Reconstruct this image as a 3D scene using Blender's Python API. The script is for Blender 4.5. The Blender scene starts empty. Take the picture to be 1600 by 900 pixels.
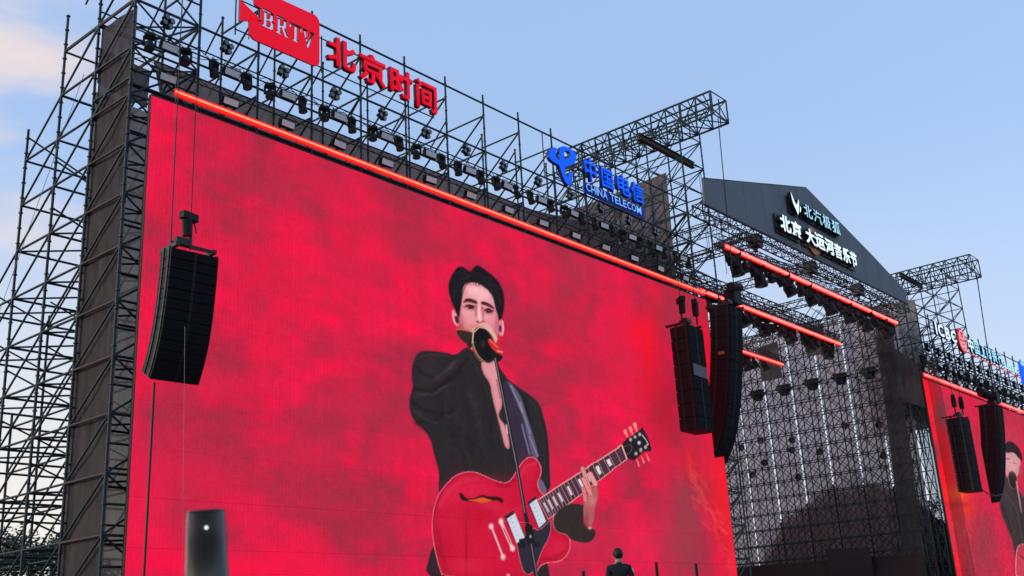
import bpy, bmesh, math, random
import numpy as np
from mathutils import Vector, Matrix, Quaternion

random.seed(7)
S = bpy.context.scene
COL = S.collection

# ---------------------------------------------------------------- camera
# axes: X runs along the video screens, Y away behind them, Z up; the eye is the origin, the ground 1.6 m below
FPX = 1686.0
_z = np.array([-290., -5175., FPX]); _z /= np.linalg.norm(_z)
_x = np.array([1510., 465., FPX]); _x -= _z * (_x @ _z); _x /= np.linalg.norm(_x)
_y = np.cross(_z, _x)
RW = np.stack([_x, _y, _z])                    # rows: world axes seen from the camera (right, down, forward)
cam = bpy.data.cameras.new('camera')
camo = bpy.data.objects.new('camera', cam); COL.objects.link(camo)
right, down, fwd = RW[:, 0], RW[:, 1], RW[:, 2]
camo.matrix_world = Matrix(((right[0], -down[0], -fwd[0], 0), (right[1], -down[1], -fwd[1], 0),
                            (right[2], -down[2], -fwd[2], 0), (0, 0, 0, 1)))
cam.sensor_width = 36.0
cam.lens = FPX / 1600 * 36
cam.clip_start = 0.05; cam.clip_end = 6000
cam.dof.use_dof = True; cam.dof.focus_distance = 45; cam.dof.aperture_fstop = 11
S.camera = camo
G = -1.6                                       # ground level

# ---------------------------------------------------------------- sky, sun, exposure
SUN_EL, SUN_AZ = math.radians(16), math.radians(-56)     # azimuth from +Y towards +X: low sun behind the left scaffold
EXPO = 1.3; EK = 2 ** -EXPO                              # picture exposed for the shaded side; lamps and screens are given relative to it
w = bpy.data.worlds.new('World'); S.world = w; w.use_nodes = True
nt = w.node_tree; nt.nodes.clear()
N = nt.nodes.new; L = nt.links.new
def wmix(a, b, fac):
    m = N('ShaderNodeMix'); m.data_type = 'RGBA'
    for s_, v in ((m.inputs['Factor'], fac), (m.inputs[6], a), (m.inputs[7], b)):
        if isinstance(v, bpy.types.NodeSocket): L(v, s_)
        else: s_.default_value = v
    return m.outputs[2]
def wmath(op, a, b):
    m = N('ShaderNodeMath'); m.operation = op; m.use_clamp = True
    for s_, v in ((m.inputs[0], a), (m.inputs[1], b)):
        if isinstance(v, bpy.types.NodeSocket): L(v, s_)
        else: s_.default_value = v
    return m.outputs[0]
def wrange(v, a, b):
    m = N('ShaderNodeMapRange'); m.interpolation_type = 'SMOOTHSTEP'; m.inputs['From Min'].default_value = a; m.inputs['From Max'].default_value = b; L(v, m.inputs['Value']); return m.outputs['Result']
out = N('ShaderNodeOutputWorld'); bg = N('ShaderNodeBackground'); sky = N('ShaderNodeTexSky')
sky.sky_type = 'NISHITA'; sky.sun_disc = False
sky.sun_elevation = SUN_EL; sky.sun_rotation = SUN_AZ
sky.air_density = 1.0; sky.dust_density = 2.5; sky.ozone_density = 3.0; sky.altitude = 40
bg.inputs['Strength'].default_value = 0.15
tc = N('ShaderNodeTexCoord')
# even high veil over the clear sky
col = wmix(sky.outputs['Color'], (1.10, 1.55, 2.38, 1), 0.78)
# evening brightening round the low sun, then a few thin clouds there
dt = N('ShaderNodeVectorMath'); dt.operation = 'DOT_PRODUCT'
dt.inputs[1].default_value = (math.sin(SUN_AZ) * math.cos(SUN_EL), math.cos(SUN_AZ) * math.cos(SUN_EL), math.sin(SUN_EL))
L(tc.outputs['Generated'], dt.inputs[0])
sx = N('ShaderNodeSeparateXYZ'); L(tc.outputs['Generated'], sx.inputs[0])
lowz = wmath('SUBTRACT', 1.0, wrange(sx.outputs['Z'], 0.05, 0.46))
near = wrange(dt.outputs['Value'], -1.25, 0.25)
col = wmix(col, (2.62, 2.46, 2.26, 1), wmath('MULTIPLY', wmath('MULTIPLY', lowz, near), 1.0))
mp = N('ShaderNodeMapping'); mp.inputs['Scale'].default_value = (1.0, 1.0, 3.2); mp.inputs['Location'].default_value = (2.338, 3.482, 7.488)
ns = N('ShaderNodeTexNoise'); ns.inputs['Scale'].default_value = 3.4; ns.inputs['Detail'].default_value = 8; ns.inputs['Roughness'].default_value = 0.5
L(tc.outputs['Generated'], mp.inputs['Vector']); L(mp.outputs['Vector'], ns.inputs['Vector'])
puff = wmath('MULTIPLY', wrange(ns.outputs['Fac'], 0.50, 0.70), wrange(dt.outputs['Value'], 0.10, 0.30))
col = wmix(col, (2.5, 2.1, 1.95, 1), wmath('MULTIPLY', puff, 0.85))
L(col, bg.inputs['Color']); L(bg.outputs[0], out.inputs[0])
sl = bpy.data.lights.new('sun', 'SUN'); sl.energy = 0.6; sl.angle = math.radians(12); sl.color = (1, 0.86, 0.7)
so = bpy.data.objects.new('sun', sl); COL.objects.link(so)
so.rotation_euler = Vector((math.sin(SUN_AZ) * math.cos(SUN_EL), math.cos(SUN_AZ) * math.cos(SUN_EL), math.sin(SUN_EL))).to_track_quat('Z', 'Y').to_euler()
so.location = (0, 0, 60)
S.view_settings.view_transform = 'Standard'; S.view_settings.look = 'None'
S.view_settings.exposure = EXPO; S.view_settings.gamma = 1.0

# ---------------------------------------------------------------- materials
def srgb(r, g, b):
    f = lambda c: (c / 255 / 12.92) if c <= 10.3 else ((c / 255 + 0.055) / 1.055) ** 2.4
    return (f(r), f(g), f(b), 1)
MATS = {}
def mat(name, col, rough=0.6, metal=0.0, var=0.25, scale=3.0, bump=0.0, emit=None, estr=1.0, spec=0.4):
    if name in MATS: return MATS[name]
    m = bpy.data.materials.new(name); m.use_nodes = True; t = m.node_tree; p = t.nodes['Principled BSDF']
    p.inputs['Roughness'].default_value = rough; p.inputs['Metallic'].default_value = metal
    p.inputs['Specular IOR Level'].default_value = spec
    c = (*col[:3], 1)
    tcn = t.nodes.new('ShaderNodeTexCoord'); no = t.nodes.new('ShaderNodeTexNoise')
    no.inputs['Scale'].default_value = scale; no.inputs['Detail'].default_value = 5
    t.links.new(tcn.outputs['Object'], no.inputs['Vector'])
    ra = t.nodes.new('ShaderNodeMapRange'); ra.inputs['To Min'].default_value = 1 - var; ra.inputs['To Max'].default_value = 1 + var
    t.links.new(no.outputs['Fac'], ra.inputs['Value'])
    mx = t.nodes.new('ShaderNodeMix'); mx.data_type = 'RGBA'; mx.blend_type = 'MULTIPLY'; mx.inputs['Factor'].default_value = 1
    mx.inputs[6].default_value = c; t.links.new(ra.outputs['Result'], mx.inputs[7])
    t.links.new(mx.outputs[2], p.inputs['Base Color'])
    if bump:
        b = t.nodes.new('ShaderNodeBump'); b.inputs['Strength'].default_value = bump; b.inputs['Distance'].default_value = 0.02
        t.links.new(no.outputs['Fac'], b.inputs['Height']); t.links.new(b.outputs['Normal'], p.inputs['Normal'])
    if emit:
        p.inputs['Emission Color'].default_value = (*emit[:3], 1); p.inputs['Emission Strength'].default_value = estr * EK
    MATS[name] = m; return m
def cloth(name, col, see=0.12, trans=0.35, scale=1.2):
    """shade netting: woven cloth that lets a little light and view through"""
    m = bpy.data.materials.new(name); m.use_nodes = True; t = m.node_tree; t.nodes.clear()
    o = t.nodes.new('ShaderNodeOutputMaterial'); d = t.nodes.new('ShaderNodeBsdfDiffuse'); tr = t.nodes.new('ShaderNodeBsdfTranslucent')
    ts = t.nodes.new('ShaderNodeBsdfTransparent'); m1 = t.nodes.new('ShaderNodeMixShader'); m2 = t.nodes.new('ShaderNodeMixShader')
    tcn = t.nodes.new('ShaderNodeTexCoord'); no = t.nodes.new('ShaderNodeTexNoise'); no.inputs['Scale'].default_value = scale; no.inputs['Detail'].default_value = 6
    mpp = t.nodes.new('ShaderNodeMapping'); mpp.inputs['Scale'].default_value = (2.2, 2.2, 0.5)
    t.links.new(tcn.outputs['Object'], mpp.inputs['Vector']); t.links.new(mpp.outputs['Vector'], no.inputs['Vector'])
    rmp = t.nodes.new('ShaderNodeMapRange'); rmp.inputs['From Min'].default_value = 0.3; rmp.inputs['From Max'].default_value = 0.7
    rmp.inputs['To Min'].default_value = 0.7; rmp.inputs['To Max'].default_value = 1.25
    t.links.new(no.outputs['Fac'], rmp.inputs['Value'])
    mx = t.nodes.new('ShaderNodeMix'); mx.data_type = 'RGBA'; mx.blend_type = 'MULTIPLY'; mx.inputs['Factor'].default_value = 1
    mx.inputs[6].default_value = (*col[:3], 1); t.links.new(rmp.outputs['Result'], mx.inputs[7])
    t.links.new(mx.outputs[2], d.inputs['Color']); t.links.new(mx.outputs[2], tr.inputs['Color'])
    m1.inputs[0].default_value = trans; t.links.new(d.outputs[0], m1.inputs[1]); t.links.new(tr.outputs[0], m1.inputs[2])
    m2.inputs[0].default_value = see; t.links.new(m1.outputs[0], m2.inputs[1]); t.links.new(ts.outputs[0], m2.inputs[2])
    t.links.new(m2.outputs[0], o.inputs['Surface']); MATS[name] = m; return m

M_TUBE = mat('scaffold_steel', (0.018, 0.034, 0.042), 0.55, 0.35, 0.35, 2.0)
M_RUST = mat('rusty_steel', (0.085, 0.055, 0.045), 0.75, 0.3, 0.4, 4.0)
M_BLACK = mat('black_plastic', (0.010, 0.010, 0.011), 0.6, 0, 0.3, 6.0, spec=0.2)
M_GRILLE = mat('black_grille', (0.009, 0.009, 0.010), 0.85, 0, 0.5, 20.0, 0.4, spec=0.1)
M_DARK = mat('dark_metal', (0.028, 0.028, 0.03), 0.45, 0.5, 0.3, 4.0)
M_TRUSS = mat('truss_metal', (0.035, 0.035, 0.038), 0.5, 0.4, 0.3, 3.0)
M_LENS = mat('frosted_lens', (0.58, 0.60, 0.60), 0.35, 0, 0.15, 5.0)
M_GLASS = mat('lamp_glass', (0.10, 0.10, 0.09), 0.08, 0, 0.1, 3.0, spec=0.9)
M_RED = mat('red_sign_acrylic', srgb(150, 4, 22), 0.5, 0, 0.06, 0.8, emit=srgb(225, 6, 40), estr=0.85, spec=0.15)
M_REDSIDE = mat('red_sign_edge', srgb(120, 8, 26), 0.45, 0, 0.15, 2)
M_BLUE = mat('blue_sign_acrylic', srgb(4, 50, 160), 0.5, 0, 0.06, 0.8, emit=srgb(4, 92, 250), estr=0.9, spec=0.15)
M_BLUESIDE = mat('blue_sign_edge', srgb(8, 42, 130), 0.45, 0, 0.15, 2)
M_WHITE = mat('white_lit_acrylic', (0.7, 0.8, 0.82), 0.4, 0, 0.04, 1, emit=srgb(226, 250, 255), estr=0.95)
M_PALE = mat('pale_cyan_acrylic', (0.55, 0.7, 0.75), 0.4, 0, 0.05, 1, emit=srgb(150, 225, 245), estr=0.75)
M_SIGNSIDE = mat('sign_return', (0.008, 0.012, 0.015), 0.5, 0, 0.3, 3)
M_ORANGE = mat('orange_disc', srgb(205, 140, 90), 0.6, 0, 0.1, 2)
M_NEON = mat('neon_core', (0.9, 0.2, 0.1), 0.3, 0, 0.02, 1, emit=(1.0, 0.075, 0.035), estr=5.0)
M_NEON2 = mat('neon_core_cool', (0.9, 0.2, 0.15), 0.3, 0, 0.02, 1, emit=(1.0, 0.085, 0.07), estr=4.6)
M_NEONH = mat('neon_halo', (0.32, 0.012, 0.012), 0.5, 0, 0.2, 2, emit=(0.72, 0.001, 0.003), estr=1.0)  # red halo round the tubes, put into a glowing surface
M_FASCIA = mat('grey_fascia', (0.142, 0.168, 0.19), 0.75, 0, 0.14, 0.35, 0.35)
M_FRAME = mat('screen_frame', (0.02, 0.018, 0.018), 0.6, 0.2, 0.3, 2)
M_NETDARK = cloth('dark_netting', (0.088, 0.076, 0.076), 0.03, 0.25)
M_NETGREY = cloth('grey_netting', (0.21, 0.19, 0.18), 0.06, 0.45)
M_NETBROWN = cloth('brown_netting', (0.15, 0.115, 0.11), 0.04, 0.40)
M_MAROON = cloth('maroon_silhouette', (0.035, 0.018, 0.02), 0.0, 0.1)  # for the sheet added to block backlight behind the stage netting
M_NETOPEN = cloth('dimming_netting', (0.10, 0.09, 0.09), 0.45, 0.3)  # for the sheet added to dim the sky beside the farther screen
M_NETWALL = cloth('stage_netting', (0.86, 0.60, 0.57), 0.09, 0.68, 0.4)
M_DRAPE = mat('black_drape', (0.022, 0.012, 0.014), 0.9, 0, 0.4, 1.2, 0.3)
M_CABLE = mat('black_cable', (0.01, 0.01, 0.01), 0.6, 0, 0.2, 5)
M_STEELCABLE = mat('steel_cable', (0.12, 0.12, 0.12), 0.5, 0.5, 0.2, 5)
M_GROUND = mat('ground_dirt', (0.10, 0.095, 0.075), 0.95, 0, 0.5, 0.35, 0.5)
M_DECK = mat('deck_plywood', (0.05, 0.04, 0.035), 0.7, 0, 0.3, 2)

# ---------------------------------------------------------------- helpers
def tag(o, label=None, cat=None, group=None, kind=None):
    if label: o['label'] = label
    if cat: o['category'] = cat
    if group: o['group'] = group
    if kind: o['kind'] = kind
    return o
def link(o, parent=None):
    COL.objects.link(o)
    if parent is not None: o.parent = parent
    return o
def thing(name, label, cat, loc=(0, 0, 0), group=None, rot=(0, 0, 0)):
    o = bpy.data.objects.new(name, None); o.empty_display_size = 0.2
    o.location = loc; o.rotation_euler = rot
    link(o); return tag(o, label, cat, group)
def meshobj(name, bm, m, parent=None, smooth=False):
    me = bpy.data.meshes.new(name); bm.to_mesh(me); bm.free()
    for x in (m if isinstance(m, (list, tuple)) else [m]): me.materials.append(x)
    if smooth: me.polygons.foreach_set('use_smooth', [True] * len(me.polygons))
    return link(bpy.data.objects.new(name, me), parent)
def box(bm, x0, x1, y0, y1, z0, z1, mi=0):
    v = [bm.verts.new(c) for c in ((x0, y0, z0), (x1, y0, z0), (x1, y1, z0), (x0, y1, z0), (x0, y0, z1), (x1, y0, z1), (x1, y1, z1), (x0, y1, z1))]
    for f in ((3, 2, 1, 0), (4, 5, 6, 7), (0, 1, 5, 4), (1, 2, 6, 5), (2, 3, 7, 6), (3, 0, 4, 7)):
        bm.faces.new([v[i] for i in f]).material_index = mi
    return v
def bmbox(*a):
    bm = bmesh.new(); box(bm, *a); return bm
def cyl(bm, p, q, r0, r1=None, n=8, caps=True, mi=0):
    r1 = r0 if r1 is None else r1
    p = Vector(p); q = Vector(q); d = (q - p).normalized()
    a = d.orthogonal().normalized(); b = d.cross(a)
    A = [bm.verts.new(p + (a * math.cos(i * 2 * math.pi / n) + b * math.sin(i * 2 * math.pi / n)) * r0) for i in range(n)]
    B = [bm.verts.new(q + (a * math.cos(i * 2 * math.pi / n) + b * math.sin(i * 2 * math.pi / n)) * r1) for i in range(n)]
    for i in range(n):
        bm.faces.new((A[i], A[(i + 1) % n], B[(i + 1) % n], B[i])).material_index = mi
    if caps:
        bm.faces.new(A[::-1]).material_index = mi; bm.faces.new(B).material_index = mi
_unit = {}
def unit_tube(m, n=6):
    k = (m.name, n)
    if k not in _unit:
        bm = bmesh.new(); cyl(bm, (0, 0, 0), (0, 0, 1), 1, n=n)
        me = bpy.data.meshes.new('tube'); bm.to_mesh(me); bm.free(); me.materials.append(m)
        me.polygons.foreach_set('use_smooth', [len(p.vertices) == 4 for p in me.polygons]); _unit[k] = me
    return _unit[k]
def tube(name, p, q, r, m, parent=None, n=6):
    p = Vector(p); q = Vector(q); d = q - p
    o = bpy.data.objects.new(name, unit_tube(m, n))
    link(o, parent)
    o.rotation_mode = 'QUATERNION'; o.rotation_quaternion = d.to_track_quat('Z', 'Y'); o.location = p; o.scale = (r, r, d.length)
    return o
def tubes_mesh(name, segs, m, parent=None, n=4, kind='stuff'):
    """many thin members joined into one mesh; segs: (p, q, r)"""
    k = len(segs)
    P = np.array([s[0] for s in segs], float); Q = np.array([s[1] for s in segs], float); Rr = np.array([s[2] for s in segs], float)
    D = Q - P; D /= np.linalg.norm(D, axis=1)[:, None] + 1e-9
    ref = np.where(np.abs(D[:, 2:3]) < 0.9, np.array([[0, 0, 1.]]), np.array([[1., 0, 0]]))
    A = np.cross(D, ref); A /= np.linalg.norm(A, axis=1)[:, None]; B = np.cross(D, A)
    V = []
    for E_ in (P, Q):
        for i in range(n):
            t = 2 * math.pi * (i + 0.5) / n
            V.append(E_ + (A * math.cos(t) + B * math.sin(t)) * Rr[:, None])
    V = np.stack(V, 1).reshape(-1, 3)
    F = []
    for i in range(n): F.append((i, (i + 1) % n, n + (i + 1) % n, n + i))
    F = (np.array(F)[None] + (np.arange(k) * 2 * n)[:, None, None]).reshape(-1, 4)
    me = bpy.data.meshes.new(name); me.from_pydata(V.tolist(), [], F.tolist()); me.materials.append(m)
    me.polygons.foreach_set('use_smooth', [True] * len(me.polygons)); me.update()
    o = link(bpy.data.objects.new(name, me), parent)
    if kind: o['kind'] = kind
    return o
class Frame:
    """a scaffold or truss: members grouped by kind; largest ones single parts, the rest joined"""
    def __init__(s, root, m): s.root = root; s.m = m; s.d = {}
    def add(s, kind, p, q, r, m=None): s.d.setdefault(kind, []).append((p, q, r, m))
    def build(s, cap=300, fine=0.0):
        org = Vector(s.root.location)
        for kind, l in s.d.items():
            def px(e):
                c = (Vector(e[0]) + Vector(e[1])) / 2
                return (Vector(e[1]) - Vector(e[0])).length / max(c.length, 1)
            l.sort(key=px, reverse=True)
            big = [e for e in l if px(e) > fine][:cap]; rest = l[len(big):]
            for p, q, r, m in big: tube(kind, Vector(p) - org, Vector(q) - org, r, m or s.m, s.root)
            if rest: tubes_mesh(kind + '_lattice', [(Vector(p) - org, Vector(q) - org, r) for p, q, r, m in rest], s.m, s.root)
def rosettes(root, posts, z0, z1, step, m, r=0.075):
    bm = bmesh.new(); org = Vector(root.location)
    for x, y, a, b in posts:
        z = z0
        while z < z1:
            if a < z < b: cyl(bm, Vector((x, y, z - 0.02)) - org, Vector((x, y, z + 0.02)) - org, r, n=6)
            z += step
    o = meshobj('rosettes', bm, m, root); o['kind'] = 'stuff'; return o
def box_truss(name, label, p, q, w_, h_, bay, m, group=None, r=0.03, rl=0.016, cat='truss', n=4, side=None):
    """square lattice beam from p to q; w_ across, h_ tall; p,q give the centre line"""
    p = Vector(p); q = Vector(q); t = thing(name, label, cat, p, group)
    d = q - p; Ln = d.length; d.normalize()
    up = Vector((0, 0, 1)) if abs(d.z) < 0.9 else Vector((0, 1, 0))
    s_ = d.cross(up).normalized(); up = s_.cross(d).normalized()
    cor = [s_ * (w_ / 2) * a + up * (h_ / 2) * b for a, b in ((-1, -1), (1, -1), (1, 1), (-1, 1))]
    for c in cor: tube('chord', c, c + d * Ln, r, m, t)
    nb = max(2, round(Ln / bay)); st = Ln / nb; seg = []
    for f in range(4):
        a, b = cor[f], cor[(f + 1) % 4]
        for i in range(nb):
            u, v = d * (i * st), d * ((i + 1) * st)
            mid = d * ((i + 0.5) * st)
            seg.append((a + u, b + mid, rl)); seg.append((b + mid, a + v, rl))
            if i % 3 == 0: seg.append((a + u, b + u, rl * 1.2))
        seg.append((a + d * Ln, b + d * Ln, rl * 1.4))
    tubes_mesh('lacing', seg, m, t)
    return t
ORD = ['first', 'second', 'third', 'fourth', 'fifth', 'sixth', 'seventh', 'eighth', 'ninth', 'tenth', 'eleventh', 'twelfth', 'thirteenth', 'fourteenth',
       'fifteenth', 'sixteenth', 'seventeenth', 'eighteenth', 'nineteenth', 'twentieth']
ORD += ['twenty-' + o for o in ORD[:9]] + ['thirtieth'] + ['thirty-' + o for o in ORD[:9]] + ['fortieth']
def copy_tree(o, parent=None):
    c = o.copy(); link(c, parent)
    for ch in o.children: copy_tree(ch, c)
    return c
def netting(name, label, m, pts, group=None, cell=0.8, amp=0.05, seed=0, kind=None):
    """sheet of cloth through four corners (bottom-left, bottom-right, top-right, top-left), slightly billowed, 12 mm thick"""
    a, b, c, d = [Vector(p) for p in pts]
    org = (a + b) / 2
    nu = max(2, int((b - a).length / cell)); nv = max(2, int((d - a).length / cell))
    nrm = (b - a).cross(d - a).normalized(); rnd = random.Random(seed); ph = [rnd.uniform(0, 6.28) for _ in range(6)]
    bm = bmesh.new(); g = []
    for j in range(nv + 1):
        row = []
        for i in range(nu + 1):
            u, v = i / nu, j / nv
            p = a.lerp(b, u).lerp(d.lerp(c, u), v)
            e = math.sin(math.pi * u) ** 0.5 if 0 < u < 1 else 0
            k = amp * e * (math.sin(9 * u + 3 * v * 5 + ph[0]) * 0.5 + math.sin(v * 31 + ph[1] + 2 * u) * 0.35 + math.sin(u * 23 + v * 17 + ph[2]) * 0.3)
            row.append(bm.verts.new(p + nrm * k - org))
        g.append(row)
    for j in range(nv):
        for i in range(nu): bm.faces.new((g[j][i], g[j][i + 1], g[j + 1][i + 1], g[j + 1][i]))
    o = meshobj(name, bm, m, None, True); o.location = org
    return tag(o, label, 'netting', group, kind)

# ---------------------------------------------------------------- ground and stage base
bm = bmesh.new()
gn = 24
gv = [[bm.verts.new((-1500 + 3000 * i / gn, -1500 + 3000 * j / gn, 0)) for i in range(gn + 1)] for j in range(gn + 1)]
for j in range(gn):
    for i in range(gn): bm.faces.new((gv[j][i], gv[j][i + 1], gv[j + 1][i + 1], gv[j + 1][i]))
o = meshobj('ground', bm, M_GROUND); o.location = (0, 0, G); o['kind'] = 'structure'
t = thing('stage_platform', 'low dark stage deck between the two video screens', 'stage', (70.5, 38, G))
meshobj('deck', bmbox(-14.4, 14.4, -9, 9, 1.55, 1.75), M_DECK, t)
meshobj('skirt', bmbox(-14.3, 14.3, -8.9, 8.9, 0, 1.546), M_DRAPE, t)
# ---------------------------------------------------------------- letter shapes (made first, while the scene is still small)
def make_glyph(ch, bold=0.0):
    """flat letter; thickened as far as its outline stays clean"""
    a0 = glyph_at(ch, 0.0)
    if bold <= 0: return a0
    ar = lambda m: sum(p.area for p in m.polygons)
    m1 = glyph_at(ch, .01); base, sl = ar(a0), (ar(m1) - ar(a0)) / .01
    o = bold
    while o > .008:
        m = glyph_at(ch, o)
        if base + .8 * sl * o < ar(m) < base + 1.35 * sl * o: return m
        o -= .003
    return m1
def glyph_at(ch, bold=0.0):
    cu = bpy.data.curves.new('letter', 'FONT'); cu.body = ch; cu.size = 1; cu.extrude = 0.0; cu.offset = bold; cu.resolution_u = 3; cu.fill_mode = 'FRONT'
    o = bpy.data.objects.new('letter', cu); COL.objects.link(o)
    dg = bpy.context.evaluated_depsgraph_get(); me = bpy.data.meshes.new_from_object(o.evaluated_get(dg))
    bpy.data.objects.remove(o); bpy.data.curves.remove(cu); return me
GLYPHS = {}
for chars, bold in (('北京时间', .028), ('中国电信', .022), ('CHINATELECOM', .01), ('北汽极狐', .014), ('北京大运河音乐节', .036), ('ICB', .03), ('中国工商银行', .024)):
    for ch in chars:
        if (ch, bold) not in GLYPHS: GLYPHS[ch, bold] = make_glyph(ch, bold)
def glyph(ch, bold): return GLYPHS[ch, bold].copy()
# ---------------------------------------------------------------- the video picture (light given off by the LED panels)
# traced points are carried from the photograph onto the flat screen, then shaded per LED cell
class Canvas:
    def __init__(s, x0, x1, z0, z1, cell, yp):
        s.nx = int(round((x1 - x0) / cell)) + 1; s.nz = int(round((z1 - z0) / cell)) + 1
        X, Zz = np.meshgrid(np.linspace(x0, x1, s.nx), np.linspace(z0, z1, s.nz))
        q = np.einsum('ij,jkl->ikl', RW.T, np.stack([X, np.full_like(X, yp), Zz]))
        s.U = 800 + FPX * q[0] / q[2]; s.V = 450 + FPX * q[1] / q[2]
        s.C = np.zeros((s.nz, s.nx, 3)); s.X = X; s.Z = Zz
    def _win(s, u0, u1, v0, v1):
        m = (s.U >= u0) & (s.U <= u1) & (s.V >= v0) & (s.V <= v1)
        if not m.any(): return None
        r = np.where(m.any(1))[0]; c = np.where(m.any(0))[0]
        return slice(r[0], r[-1] + 1), slice(c[0], c[-1] + 1)
    @staticmethod
    def chaikin(p, n, closed=True):
        p = np.array(p, float)
        for _ in range(n):
            q = np.roll(p, -1, 0)
            a = 0.75 * p + 0.25 * q; b = 0.25 * p + 0.75 * q
            if closed: p = np.stack([a, b], 1).reshape(-1, 2)
            else: p = np.concatenate([p[:1], np.stack([a, b], 1)[:-1].reshape(-1, 2), p[-1:]])
        return p
    def blend(s, w, cov, col): s.C[w] = s.C[w] * (1 - cov[..., None]) + np.array(col, float) * cov[..., None]
    def poly(s, pts, col, soft=0.9, sm=2, a=1.0, line=None, inner=None):
        """filled shape; line=(colour, half width) draws its rim; inner=(colour, depth px) lightens away from the rim"""
        p = s.chaikin(pts, sm) if sm else np.array(pts, float)
        g = soft + 2 + (line[1] if line else 0)
        w = s._win(p[:, 0].min() - g, p[:, 0].max() + g, p[:, 1].min() - g, p[:, 1].max() + g)
        if w is None: return
        U, V = s.U[w], s.V[w]; d2 = np.full(U.shape, 1e9); ins = np.zeros(U.shape, bool)
        for i in range(len(p)):
            ax, ay = p[i]; bx, by = p[(i + 1) % len(p)]
            dx, dy = bx - ax, by - ay; ll = dx * dx + dy * dy + 1e-12
            t_ = np.clip(((U - ax) * dx + (V - ay) * dy) / ll, 0, 1)
            d2 = np.minimum(d2, (U - ax - t_ * dx) ** 2 + (V - ay - t_ * dy) ** 2)
            if ay != by:
                ins ^= ((ay > V) != (by > V)) & (U < dx * (V - ay) / (by - ay) + ax)
        sd = np.sqrt(d2) * np.where(ins, 1, -1)
        cov = np.clip(sd / soft * 0.5 + 0.5, 0, 1) * a
        s.blend(w, cov, col)
        if inner: s.blend(w, cov * np.clip(sd / inner[1], 0, 1), inner[0])
        if line: s.blend(w, np.clip(line[1] + 0.5 - np.abs(sd), 0, 1) * a, line[0])
    def stroke(s, pts, col, hw, soft=0.8, a=1.0, hw2=None):
        p = np.array(pts, float); hw2 = hw if hw2 is None else hw2; g = max(hw, hw2) + soft + 1
        w = s._win(p[:, 0].min() - g, p[:, 0].max() + g, p[:, 1].min() - g, p[:, 1].max() + g)
        if w is None: return
        U, V = s.U[w], s.V[w]; best = np.full(U.shape, -1e9); n = len(p) - 1
        for i in range(n):
            ax, ay = p[i]; bx, by = p[i + 1]; dx, dy = bx - ax, by - ay
            t_ = np.clip(((U - ax) * dx + (V - ay) * dy) / (dx * dx + dy * dy + 1e-12), 0, 1)
            d = np.sqrt((U - ax - t_ * dx) ** 2 + (V - ay - t_ * dy) ** 2)
            best = np.maximum(best, hw + (hw2 - hw) * (i + t_) / n - d)
        s.blend(w, np.clip(best / soft + 0.5, 0, 1) * a, col)
    def blob(s, u, v, ru, rv, col, a=1.0, ang=0, pw=1.0):
        R_ = max(ru, rv) * 2.6; w = s._win(u - R_, u + R_, v - R_, v + R_)
        if w is None: return
        c, n = math.cos(math.radians(ang)), math.sin(math.radians(ang))
        du, dv = s.U[w] - u, s.V[w] - v
        e = ((du * c + dv * n) / ru) ** 2 + ((-du * n + dv * c) / rv) ** 2
        s.blend(w, a * np.exp(-e ** pw), col)
def vnoise(X, Y, seed):
    rs = np.random.RandomState(seed); T = rs.rand(128, 128)
    xi = np.floor(X).astype(int); yi = np.floor(Y).astype(int); fx = X - xi; fy = Y - yi
    fx = fx * fx * (3 - 2 * fx); fy = fy * fy * (3 - 2 * fy)
    g = lambda i, j: T[j % 128, i % 128]
    return (g(xi, yi) * (1 - fx) + g(xi + 1, yi) * fx) * (1 - fy) + (g(xi, yi + 1) * (1 - fx) + g(xi + 1, yi + 1) * fx) * fy
def fbm(X, Y, seed, oct_=4):
    r = 0; a = 0.5; n = 0
    for k in range(oct_):
        r = r + a * vnoise(X * 2 ** k + 17 * k, Y * 2 ** k + 31 * k, seed + k); n += a; a *= 0.5
    return r / n
def red_clouds(c, seed):
    b = fbm(c.X * 0.34, c.Z * 0.56, seed, 5); b2 = fbm(c.X * 0.55 + 40 + 1.5 * b, c.Z * 0.85 + 9, seed + 9, 3); b3 = fbm(c.X * 1.1 + 70, c.Z * 1.9, seed + 30, 4)
    k = np.clip((b - 0.35) / 0.29, 0, 1)[..., None]; k2 = np.clip((b2 - 0.55) / 0.2, 0, 1)[..., None]; k3 = np.clip((b3 - 0.5) / 0.22, -1, 1)[..., None]
    c.C[:] = np.array([176, 38, 66.]) * (1 - k) + np.array([227, 25, 68.]) * k
    c.C[:] = c.C * (1 - 0.6 * k2) + np.array([250, 16, 66.]) * 0.6 * k2
    c.C[:] += k3 * np.array([11, -3, 2.])
    st_ = vnoise(c.X * 6.0, c.Z * .12, seed + 50); c.C[:] *= (1 + .03 * (st_ - .5))[..., None]
    # LED module banding
    c.C[:] *= (1 + 0.02 * np.sin(c.X * 41)[..., None] + 0.014 * np.sin(c.Z * 53)[..., None])
def video_finish(c, seed, grain=2.6):
    rs = np.random.RandomState(seed)
    for _ in range(0):
        p = np.pad(c.C, ((1, 1), (1, 1), (0, 0)), 'edge'); c.C[:] = (p[:-2, 1:-1] + p[2:, 1:-1] + p[1:-1, :-2] + p[1:-1, 2:] + 4 * p[1:-1, 1:-1]) / 8
    n = rs.randn(*c.C.shape[:2]); n2 = rs.randn(c.nz // 3 + 2, c.nx // 3 + 2).repeat(3, 0).repeat(3, 1)[:c.nz, :c.nx]
    lum = c.C.mean(2) / 255
    c.C[:] += ((n * .5 + n2 * .7) * grain * (.35 + lum))[..., None] * np.array([1, .8, .9]); c.C[:] = np.clip(c.C, 4, 255)
def mA(l): return [(680 + x / 5, 400 + y / 5) for x, y in l]
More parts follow.
